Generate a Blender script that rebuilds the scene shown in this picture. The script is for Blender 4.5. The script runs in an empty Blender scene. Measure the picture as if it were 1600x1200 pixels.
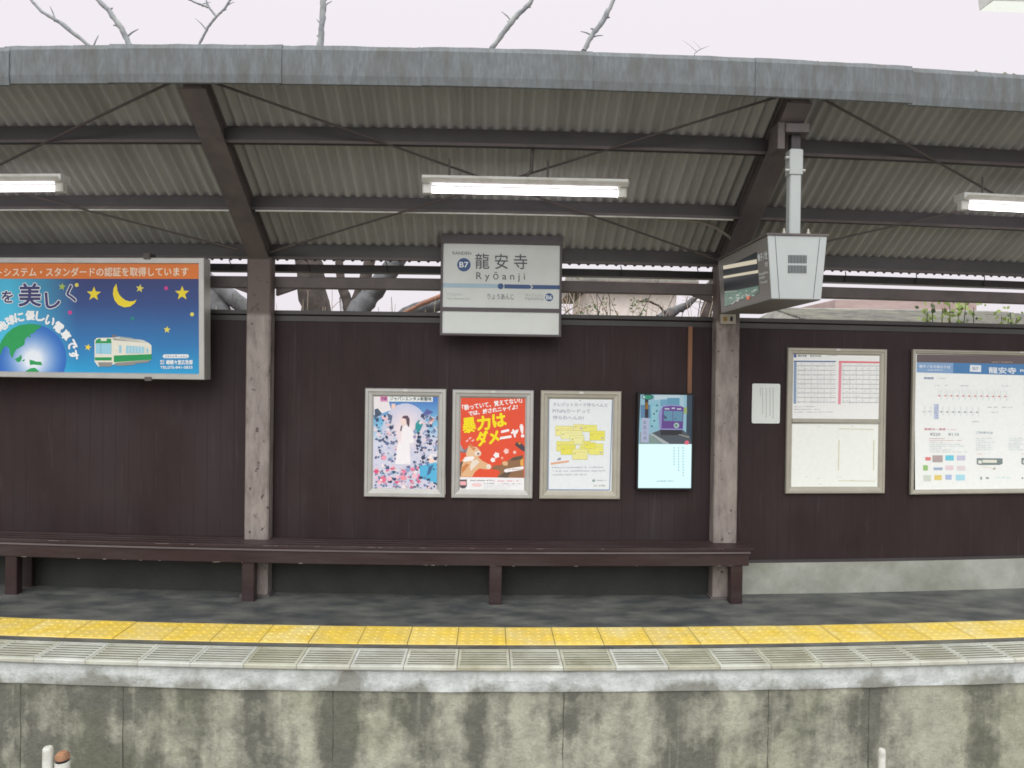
import bpy, math, random
from mathutils import Vector, Matrix

# ------------------------------------------------------------------ camera, world, sun
SC = bpy.context.scene
COL = SC.collection
F, D, HC = 1130.0, 5.43, 1.62
YAW, PIT, ROL = 0.0301, -0.0072, 0.0134
BC, BX = 0.0146, 0.15          # the platform, wall and roof follow a gentle curve in plan


def cam_axes():
    c, s = math.cos(YAW), math.sin(YAW)
    R = Vector((c, -s, 0)); Fw = Vector((s, c, 0)); U = Vector((0, 0, 1))
    c, s = math.cos(PIT), math.sin(PIT)
    Fw, U = Fw * c + U * s, -Fw * s + U * c
    c, s = math.cos(ROL), math.sin(ROL)
    R, U = R * c + U * s, -R * s + U * c
    return R, U, Fw


CR, CU, CF = cam_axes()
CO = Vector((0, -D, HC))
cam = bpy.data.objects.new('camera', bpy.data.cameras.new('camera'))
COL.objects.link(cam)
cam.data.sensor_width = 36
cam.data.lens = F / 1600 * 36
cam.data.clip_start = 0.05
cam.data.clip_end = 2000
m = Matrix.Identity(4)
for i in range(3):
    m[i][0], m[i][1], m[i][2], m[i][3] = CR[i], CU[i], -CF[i], CO[i]
cam.matrix_world = m
SC.camera = cam
SC.view_settings.view_transform = 'Standard'
SC.view_settings.look = 'None'
SC.view_settings.exposure = 0.0
SC.view_settings.gamma = 1.0
SC.cycles.pixel_filter_type = 'BLACKMAN_HARRIS'; SC.cycles.filter_width = 1.7

SUN_EL, SUN_ROT = math.radians(38), math.radians(188)
w = bpy.data.worlds.new('World'); SC.world = w; w.use_nodes = True
nt = w.node_tree; N = nt.nodes; L = nt.links
bg = N['Background']
sky = N.new('ShaderNodeTexSky'); sky.sky_type = 'NISHITA'; sky.sun_disc = False
sky.sun_elevation = SUN_EL; sky.sun_rotation = SUN_ROT
sky.air_density = 1.0; sky.dust_density = 4.0
hs = N.new('ShaderNodeHueSaturation'); hs.inputs['Saturation'].default_value = 0.12
hs.inputs['Value'].default_value = 0.09
L.new(sky.outputs[0], hs.inputs['Color'])
tc = N.new('ShaderNodeTexCoord'); sx = N.new('ShaderNodeSeparateXYZ')
L.new(tc.outputs['Generated'], sx.inputs[0])
rp = N.new('ShaderNodeValToRGB')                      # overcast cloud layer: brighter towards the zenith
rp.color_ramp.elements[0].position = 0.0
rp.color_ramp.elements[0].color = (0.90, 0.85, 0.90, 1)
rp.color_ramp.elements[1].position = 1.0
rp.color_ramp.elements[1].color = (3.3, 3.3, 3.4, 1)
e = rp.color_ramp.elements.new(0.46); e.color = (0.95, 0.895, 0.95, 1)
L.new(sx.outputs['Z'], rp.inputs[0])
mx = N.new('ShaderNodeMix'); mx.data_type = 'RGBA'; mx.inputs[0].default_value = 0.93
L.new(hs.outputs[0], mx.inputs[6]); L.new(rp.outputs[0], mx.inputs[7])
L.new(mx.outputs[2], bg.inputs[0])
bg.inputs[1].default_value = 1.0

sun = bpy.data.objects.new('sun', bpy.data.lights.new('sun', 'SUN'))
COL.objects.link(sun)
sun.data.energy = 1.5; sun.data.angle = math.radians(50); sun.data.color = (1.0, 0.98, 0.93)
sun.rotation_euler = (math.radians(90) - SUN_EL, 0, math.radians(-12))


# ------------------------------------------------------------------ helpers
def bend(x):
    return BC * (x - BX) ** 2


def at(px, py, Y, curved=True):
    """The point of the (curved) upright surface Y that stands at photo pixel px, py."""
    d = CF + CR * ((px - 800) / F) + CU * ((600 - py) / F)
    yy = Y
    for _ in range(7):
        t = (yy - CO.y) / d.y
        p = CO + d * t
        if not curved:
            break
        yy = Y + bend(p.x)
    return p


def ground(px, py, z=0.0):
    d = CF + CR * ((px - 800) / F) + CU * ((600 - py) / F)
    return CO + d * ((z - CO.z) / d.z)


def lin(c):
    c /= 255.0
    return c / 12.92 if c <= 0.04045 else ((c + 0.055) / 1.055) ** 2.4


def S(r, g, b, k=1.0):
    return (min(lin(r) * k, 0.9), min(lin(g) * k, 0.9), min(lin(b) * k, 0.9))


MATS = {}


def mat(name, col, rough=0.6, var=0.12, scale=6.0, bump=0.0, bscale=60.0, metal=0.0, stain=None, stain_scale=2.0,
        stain_amt=0.5, stretch=(1, 1, 1), spec=0.5, coat=0.0):
    M = bpy.data.materials.new(name); M.use_nodes = True
    n = M.node_tree.nodes; l = M.node_tree.links
    p = n['Principled BSDF']
    p.inputs['Roughness'].default_value = rough
    p.inputs['Metallic'].default_value = metal
    p.inputs['Specular IOR Level'].default_value = spec
    p.inputs['Coat Weight'].default_value = coat
    c = n.new('ShaderNodeTexCoord'); mp = n.new('ShaderNodeMapping'); mp.inputs['Scale'].default_value = stretch
    l.new(c.outputs['Object'], mp.inputs[0])
    no = n.new('ShaderNodeTexNoise'); no.inputs['Scale'].default_value = scale; no.inputs['Detail'].default_value = 6
    no.inputs['Roughness'].default_value = 0.65
    l.new(mp.outputs[0], no.inputs['Vector'])
    r = n.new('ShaderNodeValToRGB')
    r.color_ramp.elements[0].position = 0.25; r.color_ramp.elements[1].position = 0.75
    r.color_ramp.elements[0].color = tuple(x * (1 - var) for x in col) + (1,)
    r.color_ramp.elements[1].color = tuple(min(0.95, x * (1 + var)) for x in col) + (1,)
    l.new(no.outputs['Fac'], r.inputs[0])
    out = r.outputs[0]
    if stain:
        n2 = n.new('ShaderNodeTexNoise'); n2.inputs['Scale'].default_value = stain_scale; n2.inputs['Detail'].default_value = 8
        n2.inputs['Roughness'].default_value = 0.62
        l.new(mp.outputs[0], n2.inputs['Vector'])
        r2 = n.new('ShaderNodeValToRGB')
        r2.color_ramp.elements[0].position = 0.5 - 0.25 * stain_amt + 0.02; r2.color_ramp.elements[1].position = 0.5 + 0.3 * (1.1 - stain_amt)
        l.new(n2.outputs['Fac'], r2.inputs[0])
        k = n.new('ShaderNodeMix'); k.data_type = 'RGBA'
        l.new(r2.outputs[0], k.inputs[0]); l.new(out, k.inputs[6]); k.inputs[7].default_value = tuple(stain) + (1,)
        out = k.outputs[2]
    l.new(out, p.inputs['Base Color'])
    if bump:
        n3 = n.new('ShaderNodeTexNoise'); n3.inputs['Scale'].default_value = bscale; n3.inputs['Detail'].default_value = 5
        l.new(mp.outputs[0], n3.inputs['Vector'])
        b = n.new('ShaderNodeBump'); b.inputs['Strength'].default_value = bump; b.inputs['Distance'].default_value = 0.01
        l.new(n3.outputs['Fac'], b.inputs['Height']); l.new(b.outputs[0], p.inputs['Normal'])
    MATS[name] = M
    return M


def ink(r, g, b, k=1.0, rough=0.45):
    """A flat printed colour (the sRGB the photograph shows)."""
    key = 'ink_%d_%d_%d_%d' % (r, g, b, round(k * 100))
    if key not in MATS:
        mat(key, S(r, g, b, k), rough=rough, var=0.04, scale=30)
    return MATS[key]


def glow(r, g, b, k=1.0):
    """A self-lit colour: screen pixels, lamps, reflections painted on a screen."""
    key = 'lit_%d_%d_%d_%d' % (r, g, b, round(k * 100))
    if key not in MATS:
        M = bpy.data.materials.new(key); M.use_nodes = True
        p = M.node_tree.nodes['Principled BSDF']
        p.inputs['Base Color'].default_value = (0.02, 0.02, 0.02, 1); p.inputs['Roughness'].default_value = 0.25
        p.inputs['Emission Color'].default_value = (lin(r), lin(g), lin(b), 1)
        p.inputs['Emission Strength'].default_value = k
        MATS[key] = M
    return MATS[key]


class MB:
    def __init__(s):
        s.v = []; s.f = []; s.m = []; s.sm = []; s.mats = []

    def mi(s, M):
        if M not in s.mats:
            s.mats.append(M)
        return s.mats.index(M)

    def face(s, pts, M, smooth=False):
        b = len(s.v); s.v += [tuple(p) for p in pts]; s.f.append(list(range(b, b + len(pts)))); s.m.append(s.mi(M)); s.sm.append(smooth)

    def mesh(s, vs, fs, M, smooth=False):
        b = len(s.v); s.v += [tuple(p) for p in vs]
        for f in fs:
            s.f.append([b + i for i in f]); s.m.append(s.mi(M)); s.sm.append(smooth)

    def profile(s, prof, x0, x1, M, nx=None, smooth=False):
        """A closed (y, z) outline swept along X."""
        nx = nx or max(1, int(math.ceil(abs(x1 - x0) / 0.3)))
        n = len(prof); vs = []
        for i in range(nx + 1):
            x = x0 + (x1 - x0) * i / nx
            vs += [(x, y, z) for y, z in prof]
        fs = []
        for i in range(nx):
            for j in range(n):
                k = (j + 1) % n
                fs.append((i * n + j, i * n + k, (i + 1) * n + k, (i + 1) * n + j))
        fs.append(tuple(range(n))[::-1]); fs.append(tuple(range(nx * n, nx * n + n)))
        s.mesh(vs, fs, M, smooth)

    def box(s, x0, x1, y0, y1, z0, z1, M, nx=None, c=0.0):
        if c:
            pr = [(y0 + c, z0), (y1 - c, z0), (y1, z0 + c), (y1, z1 - c), (y1 - c, z1), (y0 + c, z1), (y0, z1 - c), (y0, z0 + c)]
        else:
            pr = [(y0, z0), (y1, z0), (y1, z1), (y0, z1)]
        s.profile(pr, x0, x1, M, nx or 1 if nx == 1 else nx)

    def post(s, x0, x1, y0, y1, z0, z1, M, c=0.008, nz=1):
        pr = [(x0 + c, y0), (x1 - c, y0), (x1, y0 + c), (x1, y1 - c), (x1 - c, y1), (x0 + c, y1), (x0, y1 - c), (x0, y0 + c)]
        vs = []; n = 8
        for i in range(nz + 1):
            z = z0 + (z1 - z0) * i / nz
            vs += [(x, y, z) for x, y in pr]
        fs = [(i * n + j, i * n + (j + 1) % n, (i + 1) * n + (j + 1) % n, (i + 1) * n + j) for i in range(nz) for j in range(n)]
        fs += [tuple(range(n))[::-1], tuple(range(nz * n, nz * n + n))]
        s.mesh(vs, fs, M)

    def prism(s, a, b, M):
        """Two matching outlines joined into a solid."""
        n = len(a); vs = list(a) + list(b)
        fs = [tuple(range(n)), tuple(range(n, 2 * n))[::-1]] + [(j, n + j, n + (j + 1) % n, (j + 1) % n) for j in range(n)]
        s.mesh(vs, fs, M)

    def tube(s, pts, rad, M, n=8, cap=True):
        pts = [Vector(p) for p in pts]
        if not isinstance(rad, (list, tuple)):
            rad = [rad] * len(pts)
        vs = []; up = None
        for i, p in enumerate(pts):
            d = (pts[min(i + 1, len(pts) - 1)] - pts[max(i - 1, 0)])
            d = d.normalized() if d.length > 1e-9 else Vector((0, 0, 1))
            if up is None:
                up = Vector((1, 0, 0)) if abs(d.x) < 0.8 else Vector((0, 1, 0))
            a = (up - d * up.dot(d)).normalized(); b = d.cross(a); up = a
            for j in range(n):
                t = 2 * math.pi * j / n
                vs.append(p + (a * math.cos(t) + b * math.sin(t)) * rad[i])
        fs = []
        for i in range(len(pts) - 1):
            for j in range(n):
                fs.append((i * n + j, i * n + (j + 1) % n, (i + 1) * n + (j + 1) % n, (i + 1) * n + j))
        s.mesh(vs, fs, M, True)
        if cap:
            s.mesh(vs[:n], [tuple(range(n))[::-1]], M); s.mesh(vs[-n:], [tuple(range(n))], M)

    def rings(s, W, H, prof, M, closed=False):
        """A mitred rectangular frame standing on z = 0, centred on x = 0: prof is (inset, y)."""
        vs = []
        for i, y in prof:
            vs += [(-W / 2 + i, y, i), (W / 2 - i, y, i), (W / 2 - i, y, H - i), (-W / 2 + i, y, H - i)]
        fs = []
        for r in range(len(prof) - 1):
            for j in range(4):
                k = (j + 1) % 4
                fs.append((r * 4 + j, r * 4 + k, r * 4 + 4 + k, r * 4 + 4 + j))
        s.mesh(vs, fs, M)

    def build(s, name, parent=None, bent=False):
        o0 = Vector(parent.location) if (parent is not None and bent) else Vector((0, 0, 0))
        vs = [(x - o0.x, y + (bend(x) if bent else 0) - o0.y, z - o0.z) for x, y, z in s.v]
        me = bpy.data.meshes.new(name); me.from_pydata(vs, [], s.f)
        for M in s.mats:
            me.materials.append(M)
        me.polygons.foreach_set('material_index', s.m)
        me.polygons.foreach_set('use_smooth', s.sm)
        me.update()
        o = bpy.data.objects.new(name, me); COL.objects.link(o)
        if parent is not None:
            o.parent = parent
        return o


def tag(o, label=None, cat=None, group=None, kind=None):
    if label: o['label'] = label
    if cat: o['category'] = cat
    if group: o['group'] = group
    if kind: o['kind'] = kind
    return o


def thing(name, loc, label, cat, group=None, rz=0.0, rx=0.0):
    o = bpy.data.objects.new(name, None); COL.objects.link(o)
    o.location = loc; o.rotation_euler = (rx, 0, rz); o.empty_display_size = 0.1
    return tag(o, label, cat, group)


def bevel(o, w_=0.004, seg=2):
    md = o.modifiers.new('bevel', 'BEVEL'); md.width = w_; md.segments = seg; md.limit_method = 'ANGLE'; md.angle_limit = math.radians(40)
    return o


_glyph = {}


def glyphs(body):
    """The outline faces of a line of text, scaled to the unit square of its bounding box."""
    if body not in _glyph:
        c = bpy.data.curves.new('text', 'FONT'); c.body = body; c.size = 1.0; c.resolution_u = 3
        o = bpy.data.objects.new('text', c); COL.objects.link(o)
        dg = bpy.context.evaluated_depsgraph_get(); dg.update()
        me = bpy.data.meshes.new_from_object(o.evaluated_get(dg))
        vs = [(v.co.x, v.co.y) for v in me.vertices]; fs = [tuple(p.vertices) for p in me.polygons]
        bpy.data.objects.remove(o); bpy.data.curves.remove(c); bpy.data.meshes.remove(me)
        x0 = min(v[0] for v in vs); x1 = max(v[0] for v in vs); y0 = min(v[1] for v in vs); y1 = max(v[1] for v in vs)
        vs = [((x - x0) / max(x1 - x0, 1e-6), (y - y0) / max(y1 - y0, 1e-6)) for x, y in vs]
        _glyph[body] = (vs, fs)
    return _glyph[body]


STEP = 0.0007


class Board:
    """A flat board on the wall. Photo pixels are turned into the board's own plane."""
    def __init__(s, name, TL, TR, BR, BL, Y, label, cat, group=None, rx=0.0):
        P = [at(*q, Y) for q in (TL, TR, BR, BL)]
        s.Y = Y
        s.x0 = (P[0].x + P[3].x) / 2; s.x1 = (P[1].x + P[2].x) / 2
        s.z0 = (P[2].z + P[3].z) / 2; s.z1 = (P[0].z + P[1].z) / 2
        s.W = s.x1 - s.x0; s.H = s.z1 - s.z0; s.cx = (s.x0 + s.x1) / 2
        s.o = thing(name, (s.cx, Y + bend(s.cx), s.z0), label, cat, group, rz=math.atan(2 * BC * (s.cx - BX)), rx=rx)
        s.mb = MB(); s.y = 0.0
        # correct the small leftover tilt with the board's four corners
        s.q = [(TL, (-s.W / 2, s.H)), (TR, (s.W / 2, s.H)), (BR, (s.W / 2, 0)), (BL, (-s.W / 2, 0))]
        s.h = homog([a for a, b in s.q], [b for a, b in s.q])

    def loc(s, px, py):
        return s.h(px, py)

    def poly(s, pts, M, lay=1):
        p = [s.loc(*q) for q in pts]
        s.mb.face([(x, s.y - lay * STEP, z) for x, z in p], M)

    def rect(s, x0, y0, x1, y1, M, lay=1):
        s.poly([(x0, y1), (x1, y1), (x1, y0), (x0, y0)], M, lay)

    def disc(s, cx, cy, r, M, lay=1, n=28, ry=None, a0=0, a1=360):
        ry = ry or r
        s.poly([(cx + r * math.cos(math.radians(a0 + (a1 - a0) * i / n)), cy + ry * math.sin(math.radians(a0 + (a1 - a0) * i / n))) for i in range(n)], M, lay)

    def star(s, cx, cy, r, M, lay=2, rot=0, k=0.42):
        c = []
        for i in range(10):
            a = math.radians(rot - 90 + 36 * i); q = r if i % 2 == 0 else r * k
            c.append((cx + q * math.cos(a), cy + q * math.sin(a)))
        for i in range(0, 10, 2):
            s.poly([(cx, cy), c[i - 1], c[i], c[(i + 1) % 10]], M, lay)

    def line(s, p, q, wd, M, lay=2):
        dx, dy = q[0] - p[0], q[1] - p[1]; l = math.hypot(dx, dy) or 1
        nx, ny = -dy / l * wd / 2, dx / l * wd / 2
        s.poly([(p[0] + nx, p[1] + ny), (q[0] + nx, q[1] + ny), (q[0] - nx, q[1] - ny), (p[0] - nx, p[1] - ny)], M, lay)

    def text(s, body, x0, y0, x1, y1, M, lay=3, bold=0.0, quad=None):
        vs, fs = glyphs(body)
        quad = quad or [(x0, y0), (x1, y0), (x1, y1), (x0, y1)]
        offs = [(0, 0)] if not bold else [(0, 0), (bold, 0), (-bold, 0), (0, bold), (0, -bold), (.7 * bold, .7 * bold), (-.7 * bold, .7 * bold), (.7 * bold, -.7 * bold), (-.7 * bold, -.7 * bold)]
        for k, (ox, oy) in enumerate(offs):
            pts = []
            for u, v in vs:
                t = 1 - v
                ax = quad[0][0] + (quad[1][0] - quad[0][0]) * u; ay = quad[0][1] + (quad[1][1] - quad[0][1]) * u
                bx = quad[3][0] + (quad[2][0] - quad[3][0]) * u; by = quad[3][1] + (quad[2][1] - quad[3][1]) * u
                x, z = s.loc(ax + (bx - ax) * t + ox, ay + (by - ay) * t + oy)
                pts.append((x, s.y - (lay + k * 0.06) * STEP, z))
            s.mb.mesh(pts, fs, M)

    def smalltext(s, x0, y0, x1, y1, M, lay=2, rnd=None, fill=0.75):
        """A line of print too small to read: a row of uneven marks."""
        rnd = rnd or random
        x = x0; h = y1 - y0
        while x < x1:
            wd = h * rnd.uniform(0.35, 0.9)
            if rnd.random() < fill:
                a = rnd.uniform(0, 0.3) * h; b = rnd.uniform(0, 0.3) * h
                s.rect(x, y0 + a, min(x + wd, x1), y1 - b, M, lay)
            x += wd + h * 0.22

    def finish(s, name='panel'):
        return s.mb.build(name, s.o)


def homog(src, dst):
    A = []; B = []
    for (x, y), (u, v) in zip(src, dst):
        A.append([x, y, 1, 0, 0, 0, -u * x, -u * y]); B.append(u)
        A.append([0, 0, 0, x, y, 1, -v * x, -v * y]); B.append(v)
    n = 8
    for i in range(n):
        p = max(range(i, n), key=lambda r: abs(A[r][i]))
        A[i], A[p] = A[p], A[i]; B[i], B[p] = B[p], B[i]
        for r in range(n):
            if r != i:
                f = A[r][i] / A[i][i]
                A[r] = [a - f * b for a, b in zip(A[r], A[i])]; B[r] -= f * B[i]
    h = [B[i] / A[i][i] for i in range(n)]

    def go(x, y):
        k = h[6] * x + h[7] * y + 1
        return (h[0] * x + h[1] * y + h[2]) / k, (h[3] * x + h[4] * y + h[5]) / k
    return go


# ------------------------------------------------------------------ materials
def wall_material():
    M = mat('brown_board', (0.0305, 0.0195, 0.0200), rough=0.6, spec=0.2, var=0.22, scale=5, stain=(0.041, 0.032, 0.034), stain_scale=1.3, stain_amt=0.3, stretch=(1, 1, 0.4))
    n = M.node_tree.nodes; l = M.node_tree.links; p = n['Principled BSDF']
    c = n.new('ShaderNodeTexCoord'); sp = n.new('ShaderNodeSeparateXYZ'); l.new(c.outputs['Object'], sp.inputs[0])
    a = n.new('ShaderNodeMath'); a.operation = 'PINGPONG'; a.inputs[1].default_value = 0.0505; l.new(sp.outputs['X'], a.inputs[0])
    b = n.new('ShaderNodeMath'); b.operation = 'LESS_THAN'; b.inputs[1].default_value = 0.0022; l.new(a.outputs[0], b.inputs[0])
    d = n.new('ShaderNodeMath'); d.operation = 'MULTIPLY'; d.inputs[1].default_value = -1; l.new(b.outputs[0], d.inputs[0])
    src_ = p.inputs['Base Color'].links[0].from_socket
    gm = n.new('ShaderNodeMix'); gm.data_type = 'RGBA'; l.new(b.outputs[0], gm.inputs[0]); l.new(src_, gm.inputs[6]); gm.inputs[7].default_value = (0.026, 0.0178, 0.018, 1)
    mp_ = n.new('ShaderNodeMapping'); mp_.inputs['Scale'].default_value = (1, 1, 0.06); l.new(c.outputs['Object'], mp_.inputs[0])
    ns_ = n.new('ShaderNodeTexNoise'); ns_.inputs['Scale'].default_value = 38; ns_.inputs['Detail'].default_value = 3; l.new(mp_.outputs[0], ns_.inputs['Vector'])
    rs_ = n.new('ShaderNodeMapRange'); rs_.inputs[1].default_value = 0.62; rs_.inputs[2].default_value = 0.78; rs_.inputs[4].default_value = 0.55; l.new(ns_.outputs['Fac'], rs_.inputs[0])
    gk = n.new('ShaderNodeMix'); gk.data_type = 'RGBA'; l.new(rs_.outputs[0], gk.inputs[0]); l.new(gm.outputs[2], gk.inputs[6]); gk.inputs[7].default_value = (0.062, 0.052, 0.052, 1)
    sc_ = n.new('ShaderNodeTexNoise'); sc_.inputs['Scale'].default_value = 17; sc_.inputs['Detail'].default_value = 10; sc_.inputs['Roughness'].default_value = 0.8; l.new(c.outputs['Object'], sc_.inputs['Vector'])
    rc_ = n.new('ShaderNodeMapRange'); rc_.inputs[1].default_value = 0.69; rc_.inputs[2].default_value = 0.73; rc_.inputs[4].default_value = 0.8; l.new(sc_.outputs['Fac'], rc_.inputs[0])
    gs = n.new('ShaderNodeMix'); gs.data_type = 'RGBA'; l.new(rc_.outputs[0], gs.inputs[0]); l.new(gk.outputs[2], gs.inputs[6]); gs.inputs[7].default_value = (0.10, 0.088, 0.085, 1)
    l.new(gs.outputs[2], p.inputs['Base Color'])
    bp = n.new('ShaderNodeBump'); bp.inputs['Strength'].default_value = 0.3; bp.inputs['Distance'].default_value = 0.003
    l.new(d.outputs[0], bp.inputs['Height']); l.new(bp.outputs[0], p.inputs['Normal'])
    return M


M_WALL = wall_material()
M_CAP = mat('dark_capping', (0.045, 0.046, 0.044), rough=0.45, var=0.2)
M_BROWN = mat('brown_steel', (0.108, 0.096, 0.094), spec=0.3, rough=0.6, var=0.22, scale=4, stain=(0.15, 0.13, 0.122), stain_scale=5, stain_amt=0.35, bump=0.1)
M_DARKST = mat('dark_steel', (0.048, 0.044, 0.046), rough=0.55, var=0.2)
M_SHEET = mat('cement_sheet', (0.365, 0.375, 0.355), rough=0.85, var=0.10, scale=3.0, stain=(0.275, 0.28, 0.265), stain_scale=1.4, stain_amt=0.45, stretch=(3.0, 0.4, 0.4), bump=0.1, bscale=40)
M_FASCIA = mat('grey_metal_fascia', (0.146, 0.168, 0.176), rough=0.75, var=0.26, scale=30, stain=(0.108, 0.114, 0.108), stain_scale=9.0, stain_amt=0.5, stretch=(2.0, 1, 0.5), bump=0.25, bscale=40)
M_BENCH = mat('bench_paint', (0.033, 0.0185, 0.0185), rough=0.42, spec=0.35, var=0.25, scale=5, stretch=(0.4, 2, 2), stain=(0.055, 0.041, 0.041), stain_scale=3, stain_amt=0.3, bump=0.15, bscale=30)
M_CONC = mat('concrete_base', (0.33, 0.35, 0.31), rough=0.8, var=0.2, scale=4, stain=(0.17, 0.175, 0.13), stain_scale=1.6, stain_amt=0.5, bump=0.25, bscale=45)
M_ALU = mat('aluminium', (0.50, 0.51, 0.48), rough=0.42, var=0.1, scale=8, metal=0.55)
M_ALUW = mat('warm_aluminium', (0.44, 0.43, 0.36), rough=0.45, var=0.1, scale=8, metal=0.45)
M_WHITE = mat('white_enamel', (0.62, 0.64, 0.60), rough=0.45, var=0.08, scale=9, stain=(0.40, 0.39, 0.33), stain_scale=9, stain_amt=0.2)
M_BLACK = mat('black_plastic', (0.015, 0.015, 0.017), rough=0.35, var=0.1)
M_GREY = mat('grey_case', (0.42, 0.46, 0.45), rough=0.5, var=0.06, scale=5)
M_BARK = mat('wet_bark', (0.085, 0.085, 0.085), rough=0.75, var=0.5, scale=9, stain=(0.20, 0.21, 0.22), stain_scale=4, stain_amt=0.45, bump=0.6, bscale=25)
M_BARKB = mat('brown_bark', (0.095, 0.075, 0.065), rough=0.85, var=0.5, scale=9, stain=(0.04, 0.035, 0.03), stain_scale=5, stain_amt=0.5, bump=0.7, bscale=22)
M_BRANCH = mat('pale_branch', (0.24, 0.26, 0.27), rough=0.8, var=0.4, scale=14, stain=(0.36, 0.38, 0.37), stain_scale=6, stain_amt=0.4, bump=0.3)
M_RUSTW = mat('reddish_wood', (0.34, 0.17, 0.11), rough=0.8, var=0.3, scale=12)
M_TWIG = mat('dry_twigs', (0.44, 0.37, 0.29), rough=0.9, var=0.5, scale=10)
M_LEAF = mat('fresh_leaf', (0.36, 0.46, 0.15), rough=0.55, var=0.45, scale=14)
M_LEAFD = mat('dull_leaf', (0.10, 0.15, 0.06), rough=0.6, var=0.4, scale=14)
M_TILE = mat('grey_tiles', (0.20, 0.20, 0.185), rough=0.6, var=0.35, scale=4, stain=(0.30, 0.30, 0.24), stain_scale=2, stain_amt=0.5)
M_PINKB = mat('weathered_board', (0.44, 0.34, 0.32), rough=0.8, var=0.18, scale=3, stain=(0.33, 0.24, 0.22), stain_scale=1.2, stain_amt=0.5, stretch=(.5, 1, 2))
M_PLASTER = mat('pale_plaster', (0.80, 0.78, 0.76), rough=0.8, var=0.06, scale=2)
M_EARTH = mat('earth', (0.16, 0.14, 0.10), rough=0.95, var=0.35, scale=2, bump=0.4, bscale=20)
M_BALLAST = mat('ballast_stone', (0.17, 0.155, 0.135), rough=0.9, var=0.5, scale=28, bump=1.0, bscale=26)


def asphalt_material():
    M = mat('wet_asphalt', (0.062, 0.068, 0.070), rough=0.42, var=0.55, scale=75, stain=(0.165, 0.172, 0.152), stain_scale=3.4, stain_amt=0.5, stretch=(0.9, 2.0, 1), bump=0.25, bscale=130)
    n = M.node_tree.nodes; l = M.node_tree.links; p = n['Principled BSDF']
    c = n.new('ShaderNodeTexCoord')
    no = n.new('ShaderNodeTexNoise'); no.inputs['Scale'].default_value = 1.7; no.inputs['Detail'].default_value = 5
    l.new(c.outputs['Object'], no.inputs['Vector'])
    r = n.new('ShaderNodeMapRange'); r.inputs[1].default_value = 0.4; r.inputs[2].default_value = 0.62; r.inputs[3].default_value = 0.28; r.inputs[4].default_value = 0.62
    l.new(no.outputs['Fac'], r.inputs[0]); l.new(r.outputs[0], p.inputs['Roughness'])
    return M


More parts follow.
